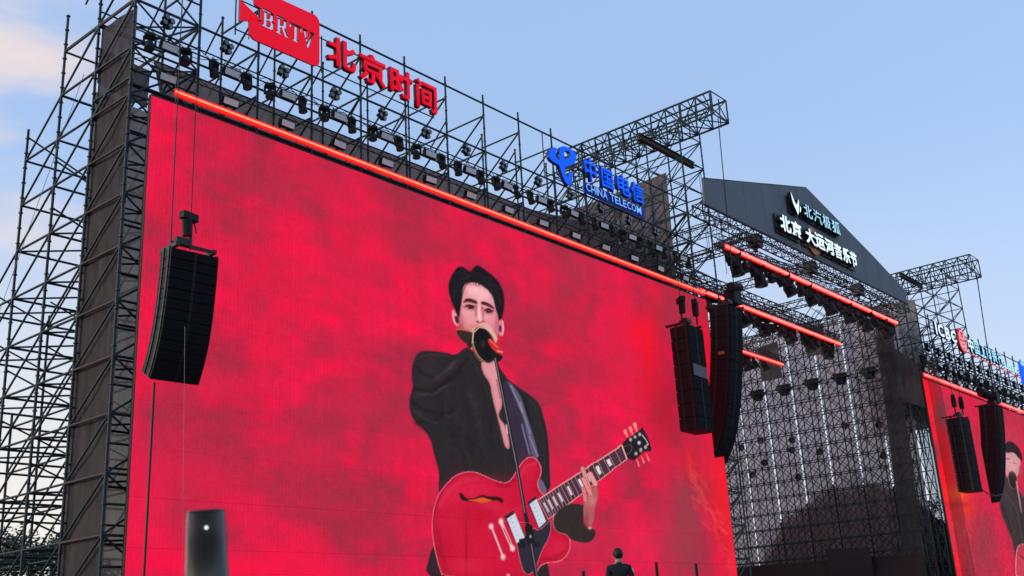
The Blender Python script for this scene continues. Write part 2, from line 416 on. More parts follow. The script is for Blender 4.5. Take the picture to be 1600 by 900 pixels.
def mB(l): return [(620 + x / 4.089, 520 + y / 4.089) for x, y in l]
def mC(l): return [(660 + x / 4.285, 690 + y / 4.285) for x, y in l]
def mD(l): return [(780 + x / 4.5, 700 + y / 4.5) for x, y in l]
def mE(l): return [(860 + x / 6.92, 650 + y / 6.92) for x, y in l]
def paint_main(c):
    red_clouds(c, 3)
    # brighter left margin and lower band, duller right end
    for a in ((205, 560, 16, 420, (240, 22, 66), .55), (260, 880, 130, 26, (255, 12, 66), .8), (400, 890, 120, 22, (255, 14, 66), .7), (300, 730, 140, 60, (196, 38, 70), .45),
              (450, 300, 90, 45, (190, 40, 68), .5), (600, 380, 120, 50, (196, 36, 66), .5), (330, 600, 60, 30, (240, 30, 72), .5),
              (585, 390, 26, 22, (250, 20, 68), .6), (880, 480, 60, 60, (188, 40, 66), .55), (960, 560, 70, 50, (205, 36, 66), .5), (900, 420, 40, 30, (180, 46, 72), .5),
              (1060, 480, 50, 40, (176, 44, 62), .85), (1015, 560, 16, 80, (240, 16, 44), .85), (1000, 520, 22, 30, (250, 14, 44), .7),
              (1040, 640, 30, 60, (176, 28, 48), .7), (1075, 800, 36, 95, (150, 60, 74), .8), (1060, 850, 30, 50, (158, 60, 72), .5),
              (1000, 850, 40, 50, (225, 42, 82), .5), (905, 845, 50, 40, (232, 38, 80), .5), (760, 350, 50, 30, (192, 38, 70), .4), (560, 640, 70, 35, (180, 44, 70), .45),
              (480, 700, 60, 25, (246, 26, 72), .4), (620, 700, 50, 40, (178, 40, 68), .35), (1098, 560, 9, 55, (255, 10, 38), .9), (1100, 620, 14, 40, (255, 10, 36), .8)):
        c.blob(*a[:4], a[4], a[5])
    # flames along the right-hand edge
    rnd = random.Random(5)
    c.blob(1135, 800, 26, 90, (226, 34, 48), .9, ang=-8); c.blob(1140, 745, 20, 40, (255, 22, 36), .9); c.blob(1090, 725, 36, 26, (240, 26, 48), .5, ang=35)
    for i in range(120):
        t_ = rnd.random(); u = 1062 + 84 * t_ + rnd.uniform(-6, 10); v = 715 + 150 * t_ ** 1.2 + rnd.uniform(-12, 40)
        ln = rnd.uniform(6, 22); an = math.radians(rnd.uniform(35, 80))
        col = rnd.choice([(255, 90, 84), (255, 52, 52), (236, 70, 76), (240, 60, 56), (214, 22, 38), (176, 18, 34)])
        c.stroke([(u, v), (u + ln * math.cos(an), v + ln * math.sin(an))], col, rnd.uniform(.3, 1.4), 5.0, rnd.uniform(.2, .45))
    c.blob(1143, 730, 8, 30, (255, 18, 34), .8); c.blob(1148, 880, 8, 30, (255, 28, 50), .7)
    DK = (40, 36, 37)
    # jacket
    jk = mB([(120, 150), (160, 114), (300, 124), (385, 150), (440, 86), (490, 120), (560, 180), (640, 190), (690, 280), (780, 352), (860, 405), (915, 458), (945, 560), (970, 680), (978, 900), (985, 1010), (880, 1060), (560, 1100), (300, 1070), (262, 1000), (275, 900), (240, 780), (212, 665), (150, 592), (96, 540), (80, 470), (86, 395), (106, 345), (94, 270), (100, 200)])
    c.poly(jk, DK, 1.0, 2)
    c.poly([(676, 850), (690, 850), (720, 905), (662, 905)], (44, 34, 38), 1, 1)
    c.poly([(838, 870), (852, 862), (860, 905), (836, 905)], (44, 36, 36), 1, 0)
    for x, y, ru, rv, col, a, an in ((200, 230, 60, 90, (58, 42, 50), .8, 20), (150, 180, 40, 60, (50, 38, 44), .6, 0), (250, 290, 30, 14, (78, 54, 64), .7, -20), (340, 225, 34, 10, (96, 60, 72), .8, -42),
                                     (200, 380, 110, 14, (58, 44, 50), .7, -18), (160, 470, 60, 50, (52, 42, 46), .5, 30), (470, 420, 26, 60, (58, 52, 54), .6, -20), (520, 560, 16, 150, (56, 50, 52), .6, -12),
                                     (450, 470, 20, 130, (32, 29, 30), .7, -10), (600, 640, 14, 120, (30, 28, 29), .6, -10), (350, 560, 90, 60, (46, 42, 43), .5, 10), (880, 560, 22, 140, (50, 46, 48), .5, -10),
                                     (830, 480, 14, 90, (28, 26, 28), .6, -16), (320, 760, 60, 90, (46, 42, 43), .4, 0), (300, 330, 150, 10, (26, 22, 26), .6, -35), (140, 590, 50, 10, (26, 22, 24), .5, 40)):
        u, v = mB([(x, y)])[0]; c.blob(u, v, ru / 4.089, rv / 4.089, col, a, an)
    c.poly(mB([(690, 290), (745, 330), (800, 420), (850, 600), (900, 820), (780, 900), (745, 760), (700, 560), (660, 400)]), (54, 44, 62), 1.2, 2)
    # folds of sleeve and jacket front
    rj = random.Random(12)
    c.poly(mB([(100, 330), (200, 372), (300, 300), (440, 180), (446, 100), (385, 150), (300, 236), (190, 280), (110, 290)]), (48, 40, 45), 4.5, 2, .7)
    for ln in ([(110, 352), (220, 372), (310, 310), (400, 230), (450, 165)], [(120, 200), (160, 260), (230, 290)], [(100, 440), (180, 500), (300, 520)], [(130, 570), (230, 560), (360, 500)]):
        c.stroke(mB(ln), (22, 19, 21), 1.8, 6, .6)
    for ln in ([(130, 160), (220, 140), (330, 150)], [(120, 385), (220, 395), (330, 335)], [(240, 300), (310, 250), (370, 185)], [(110, 500), (190, 555), (260, 575)], [(300, 245), (350, 205), (384, 178)]):
        c.stroke(mB(ln), (80, 63, 73), 1.0, 4.2, .5)
    for k in range(60):
        x, y = rj.uniform(140, 620), rj.uniform(330, 860)
        if x < 230 + max(0, y - 560) * .25: continue
        an = math.radians(rj.choice([60, 75, 100, 30]) + rj.uniform(-15, 15)); ln = rj.uniform(25, 110)
        c.stroke(mB([(x, y), (x + ln * math.cos(an) * .5 + rj.uniform(-8, 8), y + ln * math.sin(an) * .5), (x + ln * math.cos(an), y + ln * math.sin(an))]), rj.choice([(52, 46, 49), (28, 25, 26), (48, 43, 45), (30, 27, 28)]), rj.uniform(.8, 2.6), 6.0, rj.uniform(.2, .45))
    for ln in ([(470, 150), (540, 300), (590, 420)], [(800, 380), (880, 470), (930, 640), (950, 860)], [(640, 560), (690, 760), (700, 880)]):
        c.stroke(mB(ln), (56, 51, 55), .9, 3, .5)
    c.stroke(mB([(820, 460), (850, 600), (900, 820)]), (22, 20, 22), 2.2, 4, .7)
    # neck and open shirt
    c.poly(mB([(540, 170), (645, 180), (660, 280), (672, 400), (674, 470), (652, 512), (652, 545), (704, 604), (728, 744), (692, 736), (672, 650), (648, 560), (636, 512), (604, 390), (598, 330), (556, 262), (540, 230)]), (206, 124, 132), 1, 2, inner=((222, 148, 154), 5))
    c.stroke(mB([(700, 590), (708, 640)]), (236, 190, 196), .9); c.stroke(mB([(640, 300), (664, 420)]), (160, 84, 92), 1.6, 2, .7)
    # strap
    c.poly(mB([(700, 300), (740, 330), (800, 420), (842, 560), (884, 690), (912, 805), (868, 805), (842, 690), (800, 520), (755, 420), (722, 350)]), (92, 86, 112), .9, 2)
    for a, b in (((730, 340), (800, 500)), ((790, 450), (850, 640)), ((800, 590), (850, 780)), ((850, 660), (900, 790))):
        c.stroke(mB([a, b]), (146, 140, 168), 1.3, 1.8, .7)
    c.poly(mC([(786, 240), (812, 270), (838, 335), (815, 350), (785, 320), (772, 285)]), (104, 92, 124), .8, 1)
    # head
    SK = (236, 150, 158)
    c.poly(mA([(140, 412), (160, 420), (172, 470), (192, 540), (186, 557), (156, 547), (136, 505), (127, 450)]), (222, 116, 128), .8, 1)
    c.stroke(mA([(138, 430), (142, 500), (168, 540)]), (246, 176, 184), .7); c.poly(mA([(150, 470), (180, 472), (190, 525), (165, 530)]), (48, 28, 34), 1, 1); c.blob(*mA([(158, 460)])[0], 1.6, 1.6, (240, 200, 200), .9)
    c.poly(mA([(505, 492), (530, 500), (541, 560), (533, 620), (510, 632), (490, 600), (495, 530)]), (232, 130, 144), .8, 1)
    c.poly(mA([(494, 545), (516, 540), (522, 590), (500, 600)]), (64, 44, 88), 1, 1); c.stroke(mA([(528, 510), (536, 570), (526, 618)]), (250, 182, 190), .7)
    c.poly(mA([(205, 250), (235, 205), (290, 198), (340, 208), (400, 243), (446, 290), (466, 345), (472, 400), (494, 470), (494, 560), (484, 640), (460, 700), (380, 730), (290, 720), (240, 640), (203, 570), (190, 480), (188, 420), (200, 330)]), SK, 1.0, 2)
    for x, y, rx, ry, col, a, an in ((310, 270, 80, 45, (252, 190, 197), .95, 8), (380, 300, 70, 45, (250, 184, 192), .85, 20), (250, 470, 55, 50, (240, 160, 166), .7, 0), (430, 520, 45, 60, (222, 140, 150), .6, 0), (225, 560, 30, 60, (206, 110, 122), .7, 0), (470, 600, 20, 80, (200, 104, 118), .7, 0),
                                     (345, 440, 13, 70, (246, 200, 204), .85, -2), (318, 430, 9, 50, (196, 104, 112), .55, 4), (372, 440, 8, 40, (190, 100, 110), .5, 0), (225, 270, 20, 50, (206, 130, 140), .6, 0), (445, 320, 18, 40, (200, 150, 164), .6, 0),
                                     (270, 395, 44, 20, (196, 100, 108), .65, 10), (418, 428, 40, 20, (190, 96, 106), .65, 12), (350, 490, 34, 20, (238, 180, 184), .6, 0)):
        u, v = mA([(x, y)])[0]; c.blob(u, v, rx / 5, ry / 5, col, a, an)
    c.poly(mA([(318, 508), (335, 512), (352, 524), (372, 514), (386, 506), (384, 520), (352, 532), (328, 524)]), (150, 48, 58), 1.4, 1, .85)
    c.poly(mA([(216, 370), (234, 336), (270, 332), (328, 354), (328, 380), (282, 366), (246, 360)]), (74, 34, 42), 1.3, 1, .95)
    c.poly(mA([(358, 356), (400, 362), (452, 394), (464, 418), (438, 408), (400, 388), (360, 380)]), (74, 34, 42), 1.3, 1, .95)
    c.poly(mA([(232, 392), (262, 381), (304, 393), (312, 412), (282, 418), (246, 406)]), (92, 38, 46), 1.2, 1, .95); c.poly(mA([(382, 424), (410, 410), (444, 424), (452, 442), (420, 450), (392, 442)]), (92, 38, 46), 1.2, 1, .95)
    c.blob(*mA([(276, 402)])[0], 2.6, 2.2, (36, 14, 20), .95); c.blob(*mA([(416, 431)])[0], 2.6, 2.2, (36, 14, 20), .95)
    c.blob(*mA([(252, 400)])[0], 1.2, .9, (214, 160, 166), .7); c.blob(*mA([(398, 432)])[0], 1.2, .9, (208, 150, 160), .7)
    c.stroke(mA([(236, 420), (280, 430), (312, 424)]), (196, 96, 106), .7, 1.6, .6); c.stroke(mA([(386, 452), (420, 462), (452, 454)]), (190, 92, 102), .7, 1.6, .6)
    for x, y, rx, ry, col, a, an in ((205, 500, 16, 70, (176, 84, 96), .55, 0), (482, 520, 14, 90, (178, 84, 98), .6, 0), (300, 560, 60, 22, (202, 112, 118), .6, 0), (350, 545, 40, 10, (170, 74, 82), .5, 0), (270, 362, 60, 8, (206, 126, 134), .5, 8), (300, 225, 90, 14, (206, 146, 154), .6, 6),
                                     (350, 330, 24, 30, (252, 192, 198), .5, 0), (405, 470, 34, 16, (236, 168, 174), .55, 10), (246, 440, 40, 14, (236, 176, 180), .55, 0), (336, 505, 8, 8, (206, 110, 116), .6, 0), (372, 500, 8, 8, (200, 104, 112), .6, 0)):
        u, v = mA([(x, y)])[0]; c.blob(u, v, rx / 5, ry / 5, col, a, an)
    for ln, hw, a in (([(234, 394), (262, 383), (306, 396)], .75, .95), ([(384, 427), (412, 412), (450, 431)], .75, .95)): c.stroke(mA(ln), (30, 10, 14), hw, 1.1, a)
    for x, y, rx, ry, a in ((322, 398, 9, 14, .6), (368, 410, 9, 14, .6), (320, 455, 6, 34, .45), (376, 462, 6, 32, .45), (330, 515, 10, 5, .8), (374, 514, 9, 5, .8), (228, 400, 8, 10, .4), (458, 430, 8, 12, .5)): c.blob(*mA([(x, y)])[0], rx / 5, ry / 5, (140, 54, 62), a)
    c.blob(*mA([(276, 403)])[0], 2.0, 1.7, (18, 6, 10), .95); c.blob(*mA([(417, 432)])[0], 2.0, 1.7, (18, 6, 10), .95); c.blob(*mA([(279, 400)])[0], .6, .6, (230, 190, 196), .8); c.blob(*mA([(420, 429)])[0], .6, .6, (230, 190, 196), .8)
    c.poly(mA([(222, 366), (238, 338), (272, 335), (326, 356), (325, 374), (282, 362), (246, 356)]), (52, 22, 28), 1.2, 1, .8); c.poly(mA([(360, 358), (400, 364), (450, 395), (460, 414), (438, 404), (400, 384), (362, 376)]), (52, 22, 28), 1.2, 1, .8)
    c.stroke(mA([(338, 400), (346, 470), (350, 500)]), (250, 216, 218), 1.0, 2.0, .75)
    c.stroke(mA([(205, 540), (232, 610), (268, 660)]), (150, 66, 78), 1.4, 4, .6)
    hair = mA([(104, 222), (122, 165), (160, 105), (192, 80), (236, 96), (272, 124), (298, 96), (325, 73), (352, 80), (410, 126), (462, 164), (502, 215), (527, 262), (542, 340), (537, 420), (522, 488), (500, 510), (490, 455), (470, 405), (462, 345), (440, 295), (398, 250), (340, 214), (290, 204), (240, 212), (214, 245), (208, 330), (196, 420), (190, 490), (165, 445), (148, 400), (118, 330), (106, 270)])
    c.poly(hair, (24, 20, 25), 1.1, 2)
    for x, y, rx, ry, a, an in ((250, 150, 60, 8, .6, 12), (420, 190, 70, 8, .6, 38), (150, 230, 8, 60, .5, 0), (500, 330, 9, 70, .5, 0), (330, 130, 30, 8, .5, -30), (200, 120, 30, 8, .5, -40)):
        u, v = mA([(x, y)])[0]; c.blob(u, v, rx / 5, ry / 5, (50, 42, 50), a, an)
    rh = random.Random(4)
    for k in range(170):
        t_ = rh.random(); x0, y0 = 285 + rh.uniform(-25, 25), 118 + rh.uniform(0, 60)
        sgn = -1 if t_ < .45 else 1
        x1, y1 = (rh.uniform(118, 205), rh.uniform(130, 400)) if sgn < 0 else (rh.uniform(478, 528), rh.uniform(240, 460))
        mx_, my_ = ((x0 + x1) / 2 + sgn * 18, (y0 + y1) / 2 - rh.uniform(10, 40)) if sgn < 0 else (rh.uniform(405, 450), rh.uniform(165, 225))
        c.stroke(mA([(x0, y0), (mx_, my_), (x1, y1)]), rh.choice([(46, 38, 44), (14, 11, 14), (60, 50, 56), (18, 14, 18)]), .25, .9, rh.uniform(.25, .6))
    for k in range(26):
        x, y = rh.uniform(205, 470), 0; y = 205 + max(0, x - 330) * .62 + rh.uniform(-6, 8) if x > 250 else 225
        c.stroke(mA([(x, y - 14), (x + rh.uniform(-8, 8), y + rh.uniform(6, 22))]), (40, 28, 32), .3, .9, .6)
    c.poly(hair, (24, 20, 25), 3.0, 2, .25)
    c.blob(*mA([(268, 108)])[0], 5, 3, (170, 30, 54), .6)
    # hand, loudhailer and microphone
    c.poly(mA([(270, 640), (290, 575), (330, 540), (390, 512), (440, 560), (490, 650), (470, 690), (400, 600), (330, 590), (300, 640), (290, 740), (268, 710)]), (232, 168, 160), .9, 1)
    c.poly(mA([(164, 574), (200, 568), (286, 588), (300, 640), (280, 690), (240, 688), (190, 640), (172, 610)]), (52, 40, 32), .9, 1); c.stroke(mA([(168, 576), (205, 575), (284, 592)]), (222, 112, 84), .9, 1)
    c.poly(mA([(240, 690), (290, 620), (300, 700), (270, 730)]), (44, 34, 34), 1, 1)
    el = [(385 + 92 * math.cos(t_) * math.cos(.22) - 142 * math.sin(t_) * math.sin(-.16), 695 + 92 * math.cos(t_) * math.sin(.22) + 142 * math.sin(t_)) for t_ in np.linspace(0, 2 * math.pi, 28, endpoint=False)]
    c.poly(mA(el), (34, 28, 27), .8, 0, line=((166, 128, 96), .9), inner=((20, 17, 18), 7))
    c.stroke(mA([(290, 680), (300, 600), (345, 558), (400, 568), (450, 610), (486, 652)]), (228, 190, 168), .8, 1); c.stroke(mA([(292, 690), (312, 770), (352, 820), (420, 838)]), (120, 92, 66), .9, 1)
    c.blob(*mA([(372, 690)])[0], 4, 6, (54, 48, 48), .8)
    c.poly(mA([(405, 660), (428, 640), (480, 690), (522, 735), (524, 775), (494, 765), (440, 725)]), (216, 40, 48), .8, 1); c.stroke(mA([(430, 660), (485, 715)]), (246, 104, 96), 1, 1.2); c.stroke(mA([(486, 744), (524, 752)]), (240, 150, 140), .9, 1)
    c.poly(mA([(440, 745), (475, 755), (526, 780), (528, 800), (500, 830), (470, 830), (455, 790)]), (26, 20, 22), .8, 1)
    # guitar body
    body = [(692.7, 905), (683, 874), (677.5, 848), (675.2, 820), (677.5, 795), (685.7, 771.7), (697.3, 755.3), (711.3, 742.5), (730, 736), (744, 737.4), (758, 743.7), (776.7, 752), (790.7, 755), (800, 748.3), (809.4, 732), (818.7, 718), (830.4, 714), (841, 719), (846.2, 732), (844.4, 743.7), (840, 752), (841, 762), (846.7, 770.5), (853.7, 774), (862, 785), (866, 800), (864, 812), (865.5, 824), (873, 832), (884, 833.5), (891, 842), (890.7, 858), (882, 873), (869, 878), (853, 879), (844.5, 883.5), (840, 891), (838, 905)]
    c.poly(body, (190, 14, 48), .8, 1, line=((230, 146, 156), .6), inner=((204, 17, 55), 14))
    for u, v, ru, rv, col, a, an in ((735, 765, 50, 16, (222, 30, 72), .7, -12), (710, 800, 20, 50, (222, 34, 70), .5, 8), (729, 860, 2.2, 50, (150, 8, 34), .7, 0), (760, 860, 26, 50, (216, 22, 56), .5, 0), (750, 800, 60, 16, (190, 12, 46), .5, 0), (826, 738, 14, 20, (206, 26, 66), .6, 0), (872, 856, 16, 16, (214, 36, 74), .7, 0), (700, 860, 12, 40, (186, 16, 50), .5, 0)):
        c.blob(u, v, ru, rv, col, a, an)
    # lacquer: grain and broad reflections
    rg = random.Random(6)
    for k in range(90):
        u, v = rg.uniform(682, 820), rg.uniform(745, 900); c.stroke([(u, v), (u + rg.uniform(-2, 2), v + rg.uniform(8, 34))], rg.choice([(176, 10, 42), (212, 26, 64), (186, 12, 46), (208, 22, 60)]), .35, 1.6, rg.uniform(.12, .35))
    c.stroke([(688, 790), (700, 766), (722, 750), (744, 748)], (232, 62, 94), 2.6, 7, .45); c.stroke([(684, 830), (690, 862), (700, 896)], (150, 10, 38), 2.4, 8, .6); c.stroke([(812, 745), (822, 727), (836, 724)], (236, 80, 110), 1.8, 5, .45)
    c.stroke([(776, 756), (792, 760), (804, 750)], (150, 8, 36), 1.6, 5, .6); c.stroke([(842, 874), (866, 872), (882, 862)], (160, 14, 44), 1.6, 5, .6); c.blob(770, 790, 30, 10, (232, 54, 88), .35, 20); c.blob(724, 884, 30, 14, (228, 46, 80), .35)
    c.stroke([(686, 868), (678, 840), (677, 812), (682, 786), (692, 766)], (120, 6, 30), .9, 2.4, .6)
    # pickguard, f-hole
    c.poly(mC([(600, 470), (660, 600), (700, 640), (740, 570), (780, 600), (857, 520), (862, 560), (850, 640), (800, 725), (765, 830), (725, 890), (682, 884), (655, 800), (636, 700), (620, 640)]), (46, 42, 54), .8, 1, line=((190, 130, 140), .4))
    c.poly(mC([(246, 345), (264, 338), (282, 366), (302, 380), (352, 376), (398, 352), (442, 366), (492, 364), (532, 375), (545, 400), (532, 412), (502, 388), (442, 402), (402, 416), (362, 404), (282, 397), (256, 386)]), (54, 18, 24), .7, 1)
    c.poly(mC([(290, 388), (352, 384), (400, 368), (440, 384), (478, 392), (440, 402), (402, 414), (362, 403)]), (226, 84, 40), .8, 1)
    # neck
    na, nb, nc, nd = np.array((841., 780)), np.array((971., 696)), np.array((980.5, 716.)), np.array((857., 811))
    c.poly([na, nb, nc, nd], (74, 42, 56), .7, 0)
    def np_(t_, s_): return (na * (1 - t_) + nb * t_) * (1 - s_) + (nd * (1 - t_) + nc * t_) * s_
    fr = lambda n: 1 - (1 - 2 ** (-n / 12)) / 0.7194
    for n in range(1, 23): c.stroke([np_(fr(n), .03), np_(fr(n), .97)], (206, 168, 176), .38, .7, .9)
    for n in (3, 5, 7, 9, 12, 15, 17, 19, 21):
        t0, t1 = fr(n - 1), fr(n); m_ = (t0 + t1) / 2; hh = abs(t0 - t1) * .26
        c.poly([np_(m_ - hh, .26), np_(m_ + hh, .26), np_(m_ + hh, .74), np_(m_ - hh, .74)], (232, 222, 228), .7, 0)
    for s_ in (.2, .35, .5, .65, .8): c.stroke([np_(0, s_), np_(1, s_)], (150, 116, 126), .18, .6, .5)
    c.stroke([na, nb], (232, 150, 146), 1.0, .8); c.stroke([nd, nc], (226, 150, 150), .7, .8)
    # headstock
    c.poly(mE([(775, 312), (800, 275), (830, 245), (900, 200), (950, 160), (997, 124), (1050, 220), (1094, 366), (1075, 386), (1010, 384), (960, 430), (900, 477), (860, 466), (828, 455)]), (36, 28, 33), .8, 0)
    c.stroke(mE([(775, 322), (826, 455)]), (240, 176, 172), 1.0); c.stroke(mE([(795, 335), (870, 312), (886, 350), (850, 405), (826, 412)]), (116, 100, 112), .5, .8, .8)
    for a, b in (((808, 160), (834, 228)), ((864, 128), (888, 198)), ((912, 90), (938, 162))): c.stroke(mE([a, b]), (244, 140, 130), 2.7, 1, 1, .9)
    for a, b in (((932, 462), (958, 535)), ((984, 428), (1012, 502)), ((1036, 400), (1066, 476))): c.stroke(mE([a, b]), (240, 120, 118), .7, 1, 1, 1.5)
    for x, y in ((868, 258), (915, 225), (966, 195), (925, 403), (978, 368), (1030, 340)): c.blob(*mE([(x, y)])[0], 2.5, 3.0, (188, 190, 184), .95, 0, 2)
    c.blob(*mE([(960, 293)])[0], 2.8, 3.2, (216, 214, 210), .95, 0, 2); c.stroke(mE([(992, 202), (1030, 250), (1058, 308), (1040, 320)]), (208, 204, 208), .7, .9)
    # pickups, bridge, tailpiece
    for q in (mC([(548, 500), (608, 462), (700, 650), (640, 700)]), mD([(196, 380), (256, 338), (345, 515), (282, 572)])): c.poly(q, (34, 26, 32), .8, 0)
    for q in (mC([(565, 516), (620, 478), (686, 640), (632, 682)]), mD([(212, 392), (264, 355), (331, 514), (281, 560)])):
        c.poly(q, (206, 212, 226), .8, 0); q = np.array(q)
        for k in range(6):
            e = q[0] * .6 + q[1] * .4; f_ = q[3] * .6 + q[2] * .4; c.blob(*(e * (1 - (k + .5) / 6) + f_ * (k + .5) / 6), .8, .8, (120, 116, 126), .9)
    c.stroke(mC([(524, 532), (604, 716)]), (226, 178, 182), 2.6, 1); c.stroke(mC([(545, 580), (590, 680)]), (150, 60, 76), 1.0, 1, .8)
    c.stroke(mC([(462, 565), (540, 772)]), (222, 178, 186), 1.4, .8)
    for x, y in ((461, 566), (540, 772), (526, 532), (604, 716)): c.blob(*mC([(x, y)])[0], 4.2, 5.0, (240, 206, 208), .95, 0, 2)
    c.blob(*mC([(574, 896)])[0], 3, 3, (238, 176, 182), .9, 0, 2)
    for k in range(4): c.stroke([(783 + k * .8, 806 + k * 3), (838 + k * 3, 778 + k * 6)], (216, 130, 140), .22, .6, .5)
    # arm and fretting hand
    c.poly(mD([(490, 388), (560, 392), (604, 402), (588, 480), (600, 556), (662, 560), (682, 600), (652, 656), (590, 668), (500, 642), (470, 600), (420, 594), (386, 560), (379, 500), (408, 440)]), (48, 41, 38), .9, 1)
    c.poly(mD([(596, 350), (640, 290), (690, 240), (698, 350), (672, 410), (664, 540), (612, 546), (588, 450)]), (176, 92, 96), .9, 1)
    for a, b, h, col in (((586, 142), (640, 300), 3.0, (222, 136, 134)), ((640, 180), (676, 250), 3.4, (232, 152, 148)), ((592, 216), (642, 320), 2.9, (226, 140, 138)), ((592, 285), (606, 365), 2.7, (214, 126, 126))):
        c.stroke(mD([a, b]), (150, 70, 78), h + .7, .9); c.stroke(mD([a, b]), col, h, .9)
    c.blob(*mD([(650, 370)])[0], 7, 9, (212, 126, 126), .8); c.blob(*mD([(615, 500)])[0], 4, 10, (126, 58, 62), .6); c.blob(*mD([(638, 560)])[0], 3.4, 2.6, (216, 170, 160), .9, 0, 2)
    # microphone stand in front
    st = [(774, 560), (780, 588), (809, 735), (821, 804)]
    c.stroke(st, (30, 26, 32), 2.6, .9); c.stroke([(u - .4, v) for u, v in st], (150, 142, 154), .7, .9, .85)
    c.stroke([(821, 804), (826, 826)], (38, 34, 42), 3.4, .9); c.stroke([(826, 824), (830, 850)], (26, 24, 28), 6, .9); c.blob(829, 838, 1.6, 2.4, (220, 214, 214), .9)
    c.poly(mD([(140, 640), (180, 632), (185, 700), (145, 706)]), (28, 26, 32), .8, 0); c.poly(mD([(240, 660), (286, 655), (290, 700), (245, 700)]), (34, 30, 38), .8, 0)
    c.stroke([(829, 850), (839, 905)], (42, 34, 46), 3.4, .9); c.stroke([(830, 850), (840, 905)], (136, 118, 136), .8, .9, .8)
    video_finish(c, 1)
def paint_side(c):
    red_clouds(c, 21)
    c.C[:] = c.C * .55 + np.array([206, 52, 78.]) * .45
    for a in ((1455, 640, 14, 60, (255, 26, 44), 1), (1482, 760, 22, 70, (255, 24, 36), 1), (1475, 700, 16, 40, (255, 20, 34), .9), (1470, 645, 10, 22, (150, 72, 80), .95), (1462, 705, 10, 16, (150, 54, 66), .9), (1498, 770, 18, 14, (255, 96, 30), .9),
              (1496, 790, 20, 5, (180, 44, 50), .9), (1510, 800, 14, 10, (255, 60, 36), .8), (1500, 830, 20, 30, (220, 60, 76), .7), (1500, 880, 12, 26, (255, 34, 52), .8), (1535, 850, 22, 50, (150, 58, 68), .85), (1520, 690, 20, 40, (190, 48, 66), .5), (1575, 690, 20, 30, (196, 70, 92), .5), (1450, 610, 10, 20, (255, 20, 40), .8)):
        c.blob(*a[:4], a[4], a[5])
    rnd = random.Random(11)
    for i in range(40):
        u = rnd.uniform(1486, 1516); v = rnd.uniform(815, 900); c.stroke([(u, v), (u + 4, v + 9)], rnd.choice([(255, 96, 60), (255, 50, 60), (190, 24, 40)]), rnd.uniform(.3, 1), 1.5, .5)
    c.poly([(1566, 742), (1572, 745), (1582, 752), (1592, 765), (1602, 780), (1620, 800), (1640, 860), (1640, 905), (1590, 905), (1584, 850), (1574, 826), (1563, 800), (1561, 775)], (66, 54, 56), .8, 1)
    c.poly([(1570, 700), (1580, 698), (1590, 706), (1596, 722), (1590, 745), (1580, 752), (1571, 740), (1568, 720)], (214, 150, 156), .7, 1)
    c.poly([(1568, 700), (1574, 688), (1586, 692), (1596, 706), (1598, 722), (1592, 716), (1584, 706), (1572, 708)], (44, 34, 38), .7, 1)
    c.stroke([(1571, 716), (1577, 717)], (90, 44, 52), .7); c.stroke([(1583, 722), (1588, 724)], (90, 44, 52), .7)
    c.poly([(1574, 738), (1584, 734), (1590, 748), (1588, 764), (1578, 762)], (44, 36, 34), .7, 1, line=((170, 126, 96), .4))
    c.stroke([(1588, 752), (1596, 800)], (180, 130, 136), 1.2); c.stroke([(1586, 760), (1604, 860)], (52, 44, 52), .8)
    c.poly([(1587, 880), (1589, 856), (1596, 850), (1610, 852), (1630, 905), (1588, 905)], (206, 60, 84), .8, 1, line=((236, 170, 176), .5))
    c.stroke([(1594, 868), (1600, 874)], (40, 18, 24), .6)
    c.blob(1583, 727, 7, 12, (224, 168, 172), .5); c.blob(1594, 735, 3, 10, (150, 84, 92), .7); c.blob(1600, 820, 16, 30, (52, 42, 44), .6); c.stroke([(1572, 770), (1590, 800), (1596, 840)], (88, 72, 76), 1.0, 3, .6); c.stroke([(1566, 790), (1580, 830)], (46, 36, 38), 1.2, 3, .7)
    video_finish(c, 2, 6)
def lin(c): c = np.clip(c / 255., 0, 1); return np.where(c <= .04045, c / 12.92, ((c + .055) / 1.055) ** 2.4)
def led_mat():
    m = bpy.data.materials.new('led_panel_face'); m.use_nodes = True; t_ = m.node_tree; t_.nodes.clear()
    o = t_.nodes.new('ShaderNodeOutputMaterial'); e = t_.nodes.new('ShaderNodeEmission'); a = t_.nodes.new('ShaderNodeVertexColor'); a.layer_name = 'picture'
    d = t_.nodes.new('ShaderNodeBsdfDiffuse'); d.inputs['Color'].default_value = (.012, .012, .013, 1); ad = t_.nodes.new('ShaderNodeAddShader')
    e.inputs['Strength'].default_value = EK; t_.links.new(a.outputs['Color'], e.inputs['Color']); t_.links.new(e.outputs[0], ad.inputs[0]); t_.links.new(d.outputs[0], ad.inputs[1]); t_.links.new(ad.outputs[0], o.inputs[0])
    m.cycles.emission_sampling = 'NONE'; return m
M_LED = led_mat()
